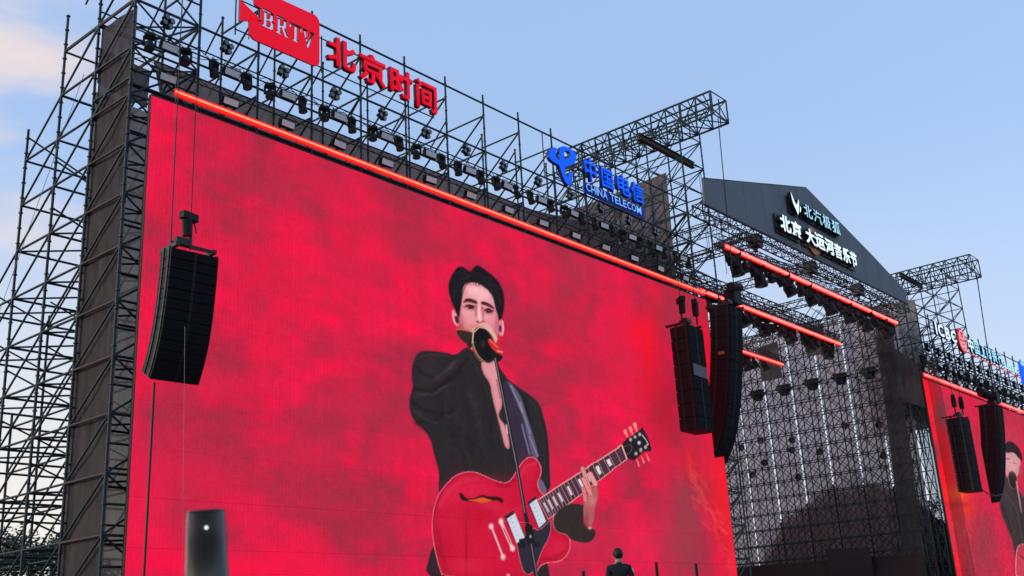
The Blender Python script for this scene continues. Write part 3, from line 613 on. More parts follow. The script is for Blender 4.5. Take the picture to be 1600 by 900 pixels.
def led_screen(label, x0, x1, z0, z1, yp, nx, nz, k, paint):
    t = thing('video_screen', label, 'video screen', ((x0 + x1) / 2, yp, z0))
    c = Canvas(x0, x1, z0, z1, (x1 - x0) / (nx * k), yp); paint(c)
    C = lin(c.C); pw, ph = (x1 - x0) / nx, (z1 - z0) / nz; kz = (c.nz - 1) / nz
    gap = 0.005; rnd = random.Random(3)
    xs = np.linspace(gap, pw - gap, k + 1); zs = np.linspace(gap, ph - gap, k + 1)
    XX, ZZ = np.meshgrid(xs, zs); n = k + 1
    base = np.stack([XX, np.zeros_like(XX), ZZ], -1).reshape(-1, 3)
    idx = np.arange(n * n).reshape(n, n)
    F = np.stack([idx[:-1, :-1], idx[:-1, 1:], idx[1:, 1:], idx[1:, :-1]], -1).reshape(-1, 4)
    ring = list(idx[0, :]) + list(idx[1:, -1]) + list(idx[-1, -2::-1]) + list(idx[-2:0:-1, 0])
    for j in range(nz):
        for i in range(nx):
            me = bpy.data.meshes.new('led_panel')
            rv = np.array([base[q] + np.array([0, 0.09, 0]) for q in (idx[0, 0], idx[0, -1], idx[-1, -1], idx[-1, 0])])
            V = np.concatenate([base, rv]); nv = n * n
            fl = F.tolist() + [[nv, nv + 3, nv + 2, nv + 1]]
            cs = [idx[0, 0], idx[0, -1], idx[-1, -1], idx[-1, 0]]
            sides = [list(idx[0, :]), list(idx[:, -1]), list(idx[-1, ::-1]), list(idx[::-1, 0])]
            for q in range(4): fl.append([nv + q, nv + (q + 1) % 4] + [int(e) for e in sides[q][::-1]])
            me.from_pydata(V.tolist(), [], fl)
            jj = np.clip(np.round((j * ph + ZZ) / (z1 - z0) * (c.nz - 1)).astype(int), 0, c.nz - 1); ii = np.clip(np.round((i * pw + XX) / (x1 - x0) * (c.nx - 1)).astype(int), 0, c.nx - 1)
            g = 1 + rnd.uniform(-.018, .018)
            cc = np.ones((nv + 4, 4)); cc[:nv, :3] = C[jj, ii].reshape(-1, 3) * g; cc[nv:, :3] = 0.0
            at_ = me.color_attributes.new('picture', 'FLOAT_COLOR', 'POINT'); at_.data.foreach_set('color', cc.ravel())
            me.materials.append(M_LED)
            o = bpy.data.objects.new('led_panel', me); link(o, t); o.location = (x0 + i * pw - (x0 + x1) / 2, rnd.uniform(0, .004), j * ph)
    hw = (x1 - x0) / 2; H = z1 - z0
    for a in ((-hw - .03, -hw - .004, .0, .12, -.03, H + .03), (hw + .004, hw + .03, .0, .12, -.03, H + .03), (-hw, hw, .0, .12, H + .004, H + .06), (-hw, hw, .0, .12, -.06, -.004), (-hw, hw, .12, .2, 0, H)):
        meshobj('frame', bmbox(*a), M_FRAME, t)
    return t
led_screen('huge red video screen showing a singer in black playing a red guitar', 17.42, 53.46, 0.2, 18.2, 30.0, 24, 12, 42, paint_main)
led_screen('farther red video screen at right edge, partly cut off, showing the same singer', 87.12, 123.16, 0.2, 18.36, 30.0, 24, 12, 16, paint_side)

# ---------------------------------------------------------------- scaffolding behind the large screen
YR = [30.5, 32.95, 35.4, 37.85, 40.3, 42.75]                # depth rows
LV = [9.1 + 1.835 * k for k in range(-5, 9)]               # lifts
XK = [16.9 + 2.6 * k for k in range(15)]
R0 = 0.044
sc = thing('scaffolding', 'dark steel tube scaffold carrying the large video screen with stepped bays at its left end', 'scaffold', (35, 34, G))
F_ = Frame(sc, M_TUBE)
posts = []
TOP = [21.9, 21.95, 23.5, 19.6, 13.2, 9.6]
for k in range(2):
    x = XK[k]
    for i, y in enumerate(YR):
        if k == 0 and i < 2: top = 25.0
        elif k == 1 and i < 2: top = 25.0
        else: top = TOP[i]
        F_.add('post', (x, y, G), (x, y, top), R0 * 1.15); posts.append((x, y, G, top))
        for z in LV:
            if z > TOP[i] + .1: continue
            if i + 1 < len(YR) and z <= TOP[i + 1] + .1:
                F_.add('ledger', (x, y, z), (x, YR[i + 1], z), R0, M_RUST if k == 0 and i < 1 else None)
                if z + 1.835 <= TOP[i] + .2: F_.add('brace', (x, YR[i + 1], z), (x, y, z + 1.835), R0 * .9)
            if k == 0 or i > 2:
                F_.add('ledger', (x, y, z), (x + 2.6, y, z), R0)
                if i >= 2 and (int(z * 3) + i) % 3 == 0: F_.add('brace', (x + 2.6, y, z), (x, y, z + 1.0), R0 * .8)
    # plan braces
for z in LV[:9]:
    for i in range(1, 4):
        if z <= TOP[i + 1]: F_.add('brace', (XK[0], YR[i + 1], z), (XK[1], YR[i], z), R0 * .8)
# third row from the end carries the back bays
for i, y in enumerate(YR[2:], 2):
    F_.add('post', (XK[2], y, G), (XK[2], y, TOP[i] - 1), R0 * 1.15); posts.append((XK[2], y, G, TOP[i] - 1))
# end strip between the corner post and the screen edge
for z in LV[:-1]:
    F_.add('ledger', (16.9, 30.5, z + .92), (19.5, 30.5, z + .92), R0 * .9); F_.add('brace', (16.9, 30.5, z), (19.5, 30.5, z + 1.835), R0 * .9)
    F_.add('brace', (19.5, 30.5, z), (16.9, 30.5, z + 1.835), R0 * .8); F_.add('brace', (16.9, 32.95, z), (19.5, 30.5, z), R0 * .8)
    F_.add('ledger', (16.9, 32.9, z + .6), (19.5, 32.9, z + .6), R0 * .8)
# upper works above the screen
for k in range(15):
    x = XK[k]
    if k >= 2:
        F_.add('post', (x, 30.5, 17.5), (x, 30.5, 24.95), R0 * 1.15); posts.append((x, 30.5, 17.5, 24.95))
        F_.add('post', (x, 32.95, 14), (x, 32.95, 24.65), R0 * 1.1); posts.append((x, 32.95, 14, 24.6))
        F_.add('post', (x, 35.4, 14), (x, 35.4, 20.2), R0 * 1.1)
    for z in (23.85, 22.0, 20.1, 18.9):
        F_.add('ledger', (x, 30.5, z), (x, 32.95, z), R0)
    for z in (22.0, 20.1): F_.add('ledger', (x, 32.95, z), (x, 35.4, z), R0)
    F_.add('brace', (x, 30.5, 23.85), (x, 32.95, 22.0), R0 * .95); F_.add('brace', (x, 30.5, 22.0), (x, 32.95, 20.1), R0 * .95); F_.add('brace', (x, 30.5, 20.1), (x, 32.95, 18.2), R0 * .95)
    F_.add('brace', (x, 32.95, 24.5), (x, 34.1, 23.4), R0 * .85); F_.add('brace', (x, 32.95, 22.0), (x, 35.4, 20.1), R0 * .9)
    if k < 14 and k % 2 == 0: F_.add('brace', (x, 32.95, 18.5), (x + 2.6, 32.95, 20.1), R0 * .85)
for z, y in ((24.5, 30.5), (22.0, 30.55), (22.06, 32.95), (20.1, 32.95), (20.1, 35.4), (18.75, 30.62), (18.2, 32.95)):
    F_.add('ledger', (16.9, y, z), (53.3, y, z), R0 * 1.15)
F_.build()
rosettes(sc, [p for p in posts if p[0] < 17], G, 25, 0.612, M_TUBE, 0.085)
rosettes(sc, [p for p in posts if p[0] > 17], 17.6, 25, 0.7, M_TUBE, 0.07)
# pipe pair that carries the lamps
for (z, nm) in ((20.5, 'upper lamp pipe'), (19.35, 'lower lamp pipe')):
    t = thing('lamp_bar', 'long double pipe above the large screen, %s of the two' % ('upper' if z > 20 else 'lower'), 'pipe', (35, 30.05, z), 'lamp pipes above the large screen')
    for dz in (0, .22): tube('pipe', (-18.3, 0, dz), (18.3, 0, dz), .03, M_DARK, t)
    tubes_mesh('lacing', [((-18.3 + .5 * i, 0, .22 * (i % 2)), (-18.3 + .5 * (i + 1), 0, .22 * ((i + 1) % 2)), .014) for i in range(73)], M_DARK, t)

# power cable looped from lamp to lamp
bm = bmesh.new(); pr = None; rnd = random.Random(31)
for i in range(29):
    sg = rnd.uniform(.12, .42)
    for k in range(6):
        u = k / 6; q = Vector((-17.9 + 1.25 * (i + u), .08, -sg * 4 * u * (1 - u)))
        if pr is not None: cyl(bm, pr, q, .014, n=4)
        pr = q
o = meshobj('lamp_cable', bm, M_CABLE); o.location = (35, 30.0, 20.48); tag(o, 'black power cable looped along the lamps above the large screen', 'cable')
# netting on the scaffold
netting('scaffold_netting', 'tall dark netting covering the side of the scaffold left of the screen', M_NETDARK, ((17.02, 32.95, G), (17.02, 30.55, G), (17.02, 30.55, 21.75), (17.02, 32.95, 21.9)), cell=.6, amp=.05, seed=1)
netting('scaffold_netting', 'narrow grey netting strip between dark side netting and the red screen', M_NETGREY, ((16.9, 33.05, G), (20.5, 33.05, G), (20.5, 33.05, 19.2), (16.9, 33.05, 19.4)), amp=.06, seed=2)
netting('scaffold_netting', 'small dark scrap of netting beside the first lamp above the screen corner', M_NETDARK, ((17.0, 33.0, 19.7), (19.0, 33.0, 19.4), (19.05, 33.0, 21.0), (17.0, 33.0, 21.15)), amp=.05, seed=3, cell=.4)
netting('scaffold_netting', 'long brownish netting band behind the lamps above the large screen', M_NETBROWN, ((20.6, 33.06, 16), (53.3, 33.06, 16), (53.3, 33.06, 21.6), (19.2, 33.06, 21.5)), amp=.08, seed=4)
netting('scaffold_netting', 'dark upright netting wall beside the blue sign', M_NETBROWN, ((53.45, 41.0, 12), (53.45, 31.9, 12), (53.45, 31.75, 26.9), (53.45, 41.0, 26.6)), amp=.08, seed=5)
netting('scaffold_netting', 'dark netting backing low behind the blue sign', M_NETDARK, ((43.5, 35.6, 14), (53.3, 35.6, 14), (53.3, 35.6, 24.2), (44.5, 35.6, 23.2)), amp=.08, seed=6)

# ---------------------------------------------------------------- towers with cantilever trusses
def tower(label, x0, x1, y0, ny, ztop, zb=G, skipface=False, rows=None):
    t = thing('scaffold_tower', label, 'scaffold tower', ((x0 + x1) / 2, y0 + 2, zb)); f = Frame(t, M_TUBE)
    ys = [y0 + 2.45 * i for i in range(ny)]; z = LV[0]; lv = [l for l in [LV[0] + 1.835 * i for i in range(22)] if zb < l < ztop]
    xs = [x0, x1] if rows is None else rows
    ps = []
    for x in xs:
        for y in ys: f.add('post', (x, y, zb), (x, y, ztop), R0 * 1.1); ps.append((x, y, zb, ztop))
        for l in lv:
            f.add('ledger', (x, ys[0], l), (x, ys[-1], l), R0)
            for i in range(ny - 1):
                if l + 1.835 < ztop + .3:
                    f.add('brace', (x, ys[i + 1], l), (x, ys[i], l + 1.835), R0 * .85)
                    f.add('brace', (x, ys[i], l), (x, ys[i + 1], l + 1.835), R0 * .75)
    for l in lv:
        for i, y in enumerate(ys):
            f.add('ledger', (xs[0], y, l), (xs[-1], y, l), R0)
            if i == 0 and l + 1.835 < ztop + .3: f.add('brace', (x0, y, l), (x1, y, l + 1.835), R0 * .85)
        for i in range(ny - 1): f.add('brace', (x0, ys[i], l), (x1, ys[i + 1], l), R0 * .7)
    f.build(); rosettes(t, ps, max(zb, 10), ztop, .612, M_TUBE, .07); return t
tower('tall lattice tower between the blue sign and the grey gable', 53.35, 55.9, 30.5, 5, 29.8)
tower('lattice tower rising behind the farther screen near the white bank sign', 99.3, 102.6, 30.5, 5, 29.9, zb=16)
def cantilever(label, x0, x1, yt, yb, zb, zt):
    t = thing('cantilever_truss', label, 'truss', ((x0 + x1) / 2, yt, zb), 'trusses jutting out from the towers'); f = Frame(t, M_TUBE); w2 = (x1 - x0) / 2
    n = round((yb - yt) / 1.15); st = (yb - yt) / n; org = Vector(t.location)
    P = lambda a, b, i: (org.x + w2 * a, yt + st * i, zt if b else zb)
    for a in (-1, 1):
        for b in (0, 1): f.add('chord', P(a, b, 0), P(a, b, n), .07)
    f.add('chord', (org.x, yt + .5, zt - .02), (org.x, yb, zt - .02), .06)
    f.add('chord', (org.x, yt + .9, (zb + zt) / 2), (org.x, yb, (zb + zt) / 2), .055)
    for i in range(n + 1):
        for a in (-1, 1): f.add('strut', P(a, 0, i), P(a, 1, i), .05)
        for b in (0, 1): f.add('strut', P(-1, b, i), P(1, b, i), .042)
        if i < n:
            for a in (-1, 1):
                f.add('brace', P(a, i % 2, i), P(a, (i + 1) % 2, i + 1), .042); f.add('brace', P(a, 0, i), (org.x + w2 * a, yt + st * (i + .5), zt), .036)
            f.add('brace', P(-1, 1, i), P(1, 1, i + 1), .04); f.add('brace', P(1, 0, i), P(-1, 0, i + 1), .04); f.add('brace', P(-1, 0, i), P(1, 1, i), .036)
    # clamped scaffold tubes sticking past the chords
    rnd = random.Random(int(x0))
    for i in range(n):
        if i % 2 == 0:
            for a in (-.6, .5): f.add('strut', (org.x + a * w2, yt + st * i + .3, zb - .35), (org.x + a * w2 + rnd.uniform(-.1, .1), yt + st * i + .3, zt + .1), .042)
    f.build(); return t
cantilever('long lattice truss jutting forward above the blue sign', 53.9, 55.75, 28.3, 40.5, 29.8, 31.35)
cantilever('smaller lattice truss jutting forward above the bank sign at right', 99.3, 101.6, 28.0, 36.0, 29.7, 31.4)
# steel beam lying across the tower
for lab, x0, x1, y, z in (('rusty steel beam lying across the tower behind the blue sign', 50.1, 56.3, 31.4, 27.95), ('dark steel beam across the right tower behind the gable end', 96.3, 102.0, 33.6, 30.1)):
    t = thing('steel_beam', lab, 'beam', (x0, y, z)); 
    meshobj('web', bmbox(0, x1 - x0, -.03, .03, 0, .34), M_RUST, t); meshobj('flange', bmbox(0, x1 - x0, -.14, .14, .343, .37), M_RUST, t); meshobj('flange', bmbox(0, x1 - x0, -.14, .14, -.03, -.003), M_RUST, t)
# second lattice of the left tower roof over the stage corner
box_truss('roof_truss', 'lattice truss running back from the stage corner beside the tower', (57.2, 30.6, 24.0), (57.2, 47, 24.0), .7, .7, .8, M_TRUSS, 'stage roof trusses')

# ---------------------------------------------------------------- stage roof: gable and trusses
t = thing('gable_board', 'grey cloth gable board above the stage', 'gable', (70.2, 29.75, 24.4))
xa, xb, ax_ = 54.15 - 70.2, 86.0 - 70.2, 69.3 - 70.2
prof = [(xa, 0), (xb, 0.04), (xb, 1.1), (xb - 6, 2.78), (ax_ + .5, 5.36), (ax_, 5.45), (ax_ - 6.5, 3.82), (xa + .25, 1.72)]
bm = bmesh.new()
A = [bm.verts.new((x, 0, z)) for x, z in prof]; B = [bm.verts.new((x, .12, z)) for x, z in prof]
bm.faces.new(A); bm.faces.new(B[::-1])
for i in range(len(prof)): bm.faces.new((A[i], B[i], B[(i + 1) % len(prof)], A[(i + 1) % len(prof)]))
bmesh.ops.recalc_face_normals(bm, faces=bm.faces); meshobj('fascia', bm, M_FASCIA, t)
def gz(x):
    for (x0, z0), (x1, z1) in zip(prof[2:], prof[3:]):
        if x1 <= x <= x0: return z1 + (z0 - z1) * (x - x1) / (x0 - x1)
    return 1
for k in range(1, 12):
    x = xa + (xb - xa) * k / 12; meshobj('seam', bmbox(x - .02, x + .02, -.012, -.002, .03, gz(x) - .05), M_FASCIA, t)
bm = bmesh.new(); cyl(bm, (xa, .06, -.06), (xb, .06, -.02), .055, n=8); meshobj('bottom_rail', bm, M_RUST, t, True)
for p, q in zip(prof[2:-1], prof[3:]):
    bm = bmesh.new(); cyl(bm, (p[0], .06, p[1] + .04), (q[0], .06, q[1] + .04), .05, n=8); meshobj('edge_rail', bm, M_DARK, t, True)
for i, (y, z) in enumerate(((30.3, 24.2), (38.0, 24.5), (46.5, 23.8))):
    box_truss('roof_truss', '%s lattice truss crossing under the stage roof, counted from the gable' % ORD[i], (54.2, y, z), (86.6, y, z), .7, .7, 1.1, M_TRUSS, 'stage roof trusses', r=.05, rl=.026)
for i, x in enumerate((61.5, 69.5, 77.5, 84.5)):
    box_truss('roof_truss', '%s lattice truss running back over the stage, counted from the left' % ORD[i], (x, 30.9, 24.05), (x, 46.8, 24.05), .55, .55, 1.0, M_TRUSS, 'stage roof trusses', r=.045, rl=.024)
for i, x in enumerate((61.5, 77.5)):
    box_truss('roof_truss', '%s sloping lattice truss behind the gable, counted from the left' % ORD[i], (x, 31.2, 24.6), (69.6, 37.6, 27.6), .4, .4, 1.0, M_TRUSS, 'sloping roof trusses', r=.04, rl=.022)
# box joints
for i, x in enumerate((61.5, 69.5, 77.5)):
    t = thing('truss_joint', '%s dark truss joint box under the gable edge, counted from the left' % ORD[i], 'joint', (x, 30.4, 23.55), 'truss joints'); meshobj('plate', bmbox(-.38, .38, -.37, .37, 0, .8), M_DARK, t)
    meshobj('hook', bmbox(-.08, .08, -.08, .08, -.35, -.004), M_RUST, t)

# ---------------------------------------------------------------- red light bars
def neon(label, x0, x1, y, z0, z1, m, seglen=3.2, group='red light bars', r=.045):
    t = thing('red_light_bar', label, 'light bar', (x0, y, z0), group); n = max(1, round((x1 - x0) / seglen)); dz = (z1 - z0)
    for i in range(n):
        a, b = i / n, (i + 1) / n; L0 = (x1 - x0)
        bm = bmesh.new(); cyl(bm, (a * L0 + .012, -.10, a * dz), (b * L0 - .012, -.10, b * dz), r * .72, n=8); meshobj('tube', bm, m, t, True)
        bm = bmesh.new(); v = box(bm, a * L0 + .006, b * L0 - .006, -.06, .03, -.17 if r > .05 else -.13, .2 if r > .05 else .13)
        for q in v: q.co.z += (a if q.co.x < (a + b) / 2 * L0 else b) * dz
        meshobj('housing', bm, M_NEONH, t)  # housing made tall and glowing to imitate the halo round the tube
    return t
neon('long red light bar running along the top edge of the large screen', 18.2, 53.1, 29.9, 18.56, 18.5, M_NEON)
neon('red light bar on the front stage truss below the gable', 56.5, 83.3, 30.0, 22.27, 22.3, M_NEON2, r=.115)
neon('red light bar on the middle stage truss, partly behind the hanging speakers', 61.5, 83.3, 34.9, 21.7, 21.62, M_NEON2, r=.12)
neon('red light bar on the rear stage truss, shortest in view', 63.0, 83.3, 40.2, 21.1, 20.97, M_NEON2, r=.1)
neon('red light bar along the top edge of the farther screen', 87.0, 122, 29.85, 18.6, 18.62, M_NEON2, r=.1)
for i, (y, z) in enumerate(((30.3, 22.75), (35.2, 22.15), (40.5, 21.5))):
    box_truss('lighting_truss', '%s lattice truss carrying a red light bar over the stage, counted from the gable' % ORD[i], (56.0, y, z), (84.0, y, z), .55, .55, .8, M_TRUSS, 'lighting trusses', r=.035, rl=.02)

# ---------------------------------------------------------------- lamps
def moving_head():
    t = thing('moving_head_lamp', 'x', 'stage lamp'); 
    bm = bmesh.new(); box(bm, -.25, .25, -.17, .17, -.2, 0); bmesh.ops.bevel(bm, geom=bm.edges[:], offset=.04, segments=1, affect='EDGES'); meshobj('base', bm, M_BLACK, t)
    bm = bmesh.new(); box(bm, -.3, -.2, -.09, .09, -.6, -.16); box(bm, .2, .3, -.09, .09, -.6, -.16); box(bm, -.3, .3, -.09, .09, -.26, -.2); meshobj('yoke', bm, M_BLACK, t)
    bm = bmesh.new(); cyl(bm, (0, .05, -.36), (0, 0, -.52), .12, .2, 12); cyl(bm, (0, 0, -.52), (0, -.08, -.78), .2, .21, 12); cyl(bm, (0, -.08, -.78), (0, -.09, -.83), .23, .23, 12); h = meshobj('head', bm, M_BLACK, t, False)
    bm = bmesh.new(); cyl(bm, (0, -.0905, -.831), (0, -.092, -.838), .17, .17, 12); meshobj('lens', bm, M_GLASS, h)
    for s in (-1, 1):
        bm = bmesh.new(); cyl(bm, (.14 * s, 0, 0), (.14 * s, 0, .12), .03, n=6); meshobj('clamp', bm, M_DARK, t)
    return t
def flood():
    t = thing('flood_lamp', 'x', 'flood lamp')
    bm = bmesh.new(); v = box(bm, -.42, .42, -.1, .16, -.44, -.06); meshobj('housing', bm, M_BLACK, t)
    bm = bmesh.new(); v = box(bm, -.38, .38, -.112, -.103, -.40, -.10); meshobj('lens', bm, M_LENS, t)
    bm = bmesh.new(); box(bm, -.46, -.424, -.02, .02, -.3, .04); box(bm, .424, .46, -.02, .02, -.3, .04); box(bm, -.46, .46, -.02, .02, .042, .07); meshobj('bracket', bm, M_DARK, t)
    return t
def cluster():
    t = thing('four_lamp_cluster', 'x', 'lamp cluster'); r_ = .2
    bm = bmesh.new(); box(bm, -.05, .05, -.02, .1, -.3, .3); box(bm, -.3, .3, -.015, .09, -.05, .05); bmesh.ops.rotate(bm, verts=bm.verts, cent=(0, 0, 0), matrix=Matrix.Rotation(.5, 3, 'Y')); meshobj('bracket', bm, M_DARK, t)
    for i in range(4):
        a = math.radians(28 + 90 * i); x, z = .23 * math.cos(a), .23 * math.sin(a)
        bm = bmesh.new(); cyl(bm, (x, .18, z), (x, -.02, z), .08, .14, 10); cyl(bm, (x, -.02, z), (x, -.12, z), .145, .15, 10); l_ = meshobj('lamp', bm, M_BLACK, t)
        bm = bmesh.new(); cyl(bm, (x, -.121, z), (x, -.127, z), .12, n=10); meshobj('lens', bm, M_GLASS, l_)
    return t
PROTO = {}
def place(kind, fn, loc, label, group, rz=0, rx=0, s=1.0):
    o = PROTO.get(kind)
    if o is None: o = PROTO[kind] = fn()
    else: o = copy_tree(o)
    o.location = loc; o.rotation_euler = (rx, 0, rz); o.scale = (s, s, s); o['label'] = label; o['group'] = group
    return o
rnd = random.Random(4)
flx = [17.98 + 2.56 * k for k in range(14)]
mhx = [17.28] + [x + d for x in flx for d in (.72, 1.81)]
for i, x in enumerate(mhx):
    if x < 53: place('mh', moving_head, (x + rnd.uniform(-.06, .06), 30.02, 20.5), '%s black moving-head lamp from the left in the row above the large screen' % ORD[i], 'moving heads above the large screen', rnd.uniform(-.7, .7), rnd.uniform(-.12, .12), .76)
for i, x in enumerate(flx):
    place('fl', flood, (x, 29.92, 20.44), '%s pale flood lamp from the left in the upper row above the large screen' % ORD[i], 'upper flood lamps above the large screen', rnd.uniform(-.06, .06), .22 + rnd.uniform(-.08, .08), .8)
for i in range(14):
    place('fl', flood, (17.95 + 2.56 * i, 29.9, 19.22), '%s pale flood lamp from the left just above the long red light bar' % ORD[i], 'lower flood lamps above the large screen', rnd.uniform(-.06, .06), .22 + rnd.uniform(-.08, .08), .78)
for i in range(13):
    place('cl', cluster, (18.05 + 2.6 * i - (.12 if i else 0), 30.3, 21.45), '%s four-lamp cluster from the left on the scaffold above the large screen' % ORD[i], 'lamp clusters above the large screen', rnd.uniform(-.3, .2), rnd.uniform(-.1, .1), .78)
for row, (y, z, xs, s, nm) in enumerate(((30.3, 22.45, [57.2 + 1.1 * i for i in range(24)], 1.0, 'front'), (35.2, 21.85, [62.5 + 1.2 * i for i in range(17)], 1.0, 'middle'), (40.5, 21.2, [66 + 1.6 * i for i in range(10)], 1.0, 'rear'))):
    for i, x in enumerate(xs):
        place('mh', moving_head, (x, y, z), '%s black lamp from the left hanging from the %s stage truss' % (ORD[i], nm), 'lamps on the %s stage truss' % nm, rnd.uniform(-.8, .8), rnd.uniform(-.2, .2), (1.9 if i % 3 == 1 else 1.35) * s)
# lamps above the farther screen
for i in range(18):
    place('mh', moving_head, (88.2 + 1.75 * i, 30.05, 20.5), '%s small dark lamp from the left in the row above the farther screen' % ORD[i], 'lamps above the farther screen', rnd.uniform(-.5, .5), 0, 1.0)
for i in range(12):
    place('fl', flood, (88.9 + 2.6 * i, 29.9, 20.4), '%s small pale flood lamp from the left in the upper row over the farther screen' % ORD[i], 'upper flood lamps over the farther screen', 0, .22, .85)
for i in range(12):
    place('fl', flood, (87.9 + 2.6 * i, 29.88, 19.4), '%s small pale flood lamp from the left just over the farther light bar' % ORD[i], 'lower flood lamps over the farther screen', 0, .22, .95)
for i in range(11):
    place('cl', cluster, (90.6 + 2.6 * i, 30.3, 21.6), '%s small lamp cluster from the left over the farther screen' % ORD[i], 'lamp clusters over the farther screen', 0, 0, 1.15)
# lamp boxes on the stage side wall
for i, y in enumerate((44.6, 41.95, 39.3, 36.7, 34.2)):
    t = thing('wall_lamp_box', '%s dark box lamp from the left in the row across the netting wall' % ORD[i], 'stage lamp', (86.7, y, 19.1), 'box lamps on the netting wall')
    bm = bmesh.new(); v = box(bm, -.3, .3, -.55, .55, 0, .9)
    for q in v:
        if q.co.z < .1: q.co.y *= .55
    meshobj('housing', bm, M_BLACK, t); meshobj('hood', bmbox(-.34, .3, -.72, .72, .5, .68), M_BLACK, t)
rnd = random.Random(8)
nw = 0
for y in (46.2, 44.6, 42.0, 39.3, 36.7, 34.3):
    for z in (15.6, 13.9, 12.2):
        if rnd.random() < .62:
            t = thing('wall_spot', '%s small round spot on the lattice, counted back to front along the netting wall' % ORD[nw], 'spot lamp', (86.6, y + rnd.uniform(-.5, .5), z + rnd.uniform(-.5, .5)), 'small spots on the netting wall'); nw += 1
            bm = bmesh.new(); cyl(bm, (.2, .1, .1), (-.15, 0, -.1), .2, .28, 10); meshobj('can', bm, M_BLACK, t); bm = bmesh.new(); cyl(bm, (-.152, 0, -.102), (-.158, 0, -.105), .2, n=10); meshobj('lens', bm, M_GLASS, t)

# ---------------------------------------------------------------- stage side wall: netting panels with daylight gaps, lattice in front
YW = [51.5, 49.8, 47.2, 44.6, 41.95, 39.35, 36.72, 34.25, 31.6]
names = ORD
for i in range(8):
    a, b = YW[i] - .07, YW[i + 1] + .07
    netting('wall_netting', '%s tall netting sheet of the stage side wall, counted from the back' % names[i], M_NETWALL, ((88.2, a, G), (88.2, b, G), (88.2, b, 25.3), (88.2, a, 24.9)), 'stage wall netting', amp=.10, seed=20 + i)
netting('wall_netting', 'netting wall across the back of the stage', M_NETWALL, ((53.3, 51.6, G), (87.9, 51.6, G), (87.9, 51.6, 24.8), (53.3, 51.6, 24.8)), None, amp=.12, seed=31, cell=1.2)
t = thing('wall_lattice', 'scaffold lattice standing before the netting wall at the stage side', 'scaffold', (87.3, 39, G)); f = Frame(t, M_TUBE)
yy = [31.6 + 1.31 * i for i in range(15)]
for x in (87.25, 86.1):
    for i, y in enumerate(yy):
        f.add('post', (x, y, G), (x, y, 25.2), R0 * (1.1 if i % 2 == 0 else .9))
    for l in [LV[0] + 1.31 * i for i in range(20)]:
        f.add('ledger', (x, yy[0], l), (x, yy[-1], l), R0)
        for i in range(len(yy) - 1):
            f.add('brace', (x, yy[i], l), (x, yy[i + 1], l + 1.31), R0 * .85); f.add('brace', (x, yy[i + 1], l), (x, yy[i], l + 1.31), R0 * .85)
f.build(cap=250)
netting('tower_netting', 'dark netting column hiding the scaffold left of the farther screen', M_NETDARK, ((86.5, 33.9, G), (86.5, 32.1, G), (86.5, 31.5, 24), (86.5, 32.9, 24)), amp=.05, seed=41)
netting('tower_netting', 'dark netting flap at the upper left corner of the farther screen', M_NETDARK, ((86.3, 31.9, 16.8), (86.9, 30.1, 15.9), (86.9, 30.1, 19.5), (86.3, 32.0, 21.6)), amp=.05, seed=42)
netting('tower_netting', 'pale grey netting panel behind the right end of the gable', M_NETGREY, ((91.5, 36.5, 15), (91.5, 31.0, 15), (91.5, 31.0, 26.2), (91.5, 36.5, 26.6)), amp=.06, seed=43)
netting('wall_netting', 'dark netting hanging short below the rear light bars', M_NETDARK, ((85.9, 43.6, 20.5), (85.9, 41.6, 20.5), (85.9, 41.6, 23.8), (85.9, 43.6, 23.6)), 'short dark netting', amp=.06, seed=44)
netting('wall_netting', 'dark netting hanging short below the middle of the front light bar', M_NETDARK, ((85.9, 39.0, 21.8), (85.9, 37.2, 21.8), (85.9, 37.2, 24.4), (85.9, 39.0, 24.4)), 'short dark netting', amp=.06, seed=45)
# ragged-topped sheet added behind the netting, blocking backlight as a tree and building silhouette
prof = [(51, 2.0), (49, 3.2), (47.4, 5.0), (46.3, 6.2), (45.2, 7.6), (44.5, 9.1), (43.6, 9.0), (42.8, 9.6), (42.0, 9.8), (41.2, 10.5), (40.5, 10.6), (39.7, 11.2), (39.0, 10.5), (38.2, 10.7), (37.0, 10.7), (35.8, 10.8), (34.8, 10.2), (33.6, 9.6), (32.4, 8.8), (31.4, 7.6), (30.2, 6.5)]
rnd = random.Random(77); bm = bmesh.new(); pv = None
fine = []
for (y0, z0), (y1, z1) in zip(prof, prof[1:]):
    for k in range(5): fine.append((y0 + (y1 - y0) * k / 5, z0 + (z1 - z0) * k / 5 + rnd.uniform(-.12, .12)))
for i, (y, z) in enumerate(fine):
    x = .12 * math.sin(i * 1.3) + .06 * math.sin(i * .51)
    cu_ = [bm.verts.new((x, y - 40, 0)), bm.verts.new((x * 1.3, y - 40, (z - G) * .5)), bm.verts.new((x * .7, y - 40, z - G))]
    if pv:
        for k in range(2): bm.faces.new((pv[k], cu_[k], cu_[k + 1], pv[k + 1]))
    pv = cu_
o = meshobj('silhouette_sheet', bm, M_MAROON, None, True); o.location = (88.55, 40, G); tag(o, 'added silhouette sheet with uneven top showing as a dim shape through the netting wall', 'silhouette')
for i, (pts, lab) in enumerate(((((85.0, 50.5, G), (85.0, 31.5, G), (85.0, 31.5, 4.6), (85.0, 50.5, 4.9)), 'long black drape along the foot of the stage side wall'),
                                (((84.6, 39.2, G), (84.6, 35.5, G), (84.6, 35.5, 5.4), (84.6, 39.2, 5.6)), 'short black drape standing before the long one beside the netting column'))):
    netting('stage_drape', lab, M_DRAPE, pts, 'black stage drapes', amp=.25, seed=50 + i)['category'] = 'drape'
netting('wall_netting', 'thin open netting added to dim the sky between the dark column and the farther screen', M_NETOPEN, ((88.2, 31.5, G), (88.2, 29.0, G), (88.2, 29.0, 20), (88.2, 31.5, 20)), None, amp=.05, seed=61)  # added sheet that lowers the brightness seen through the lattice

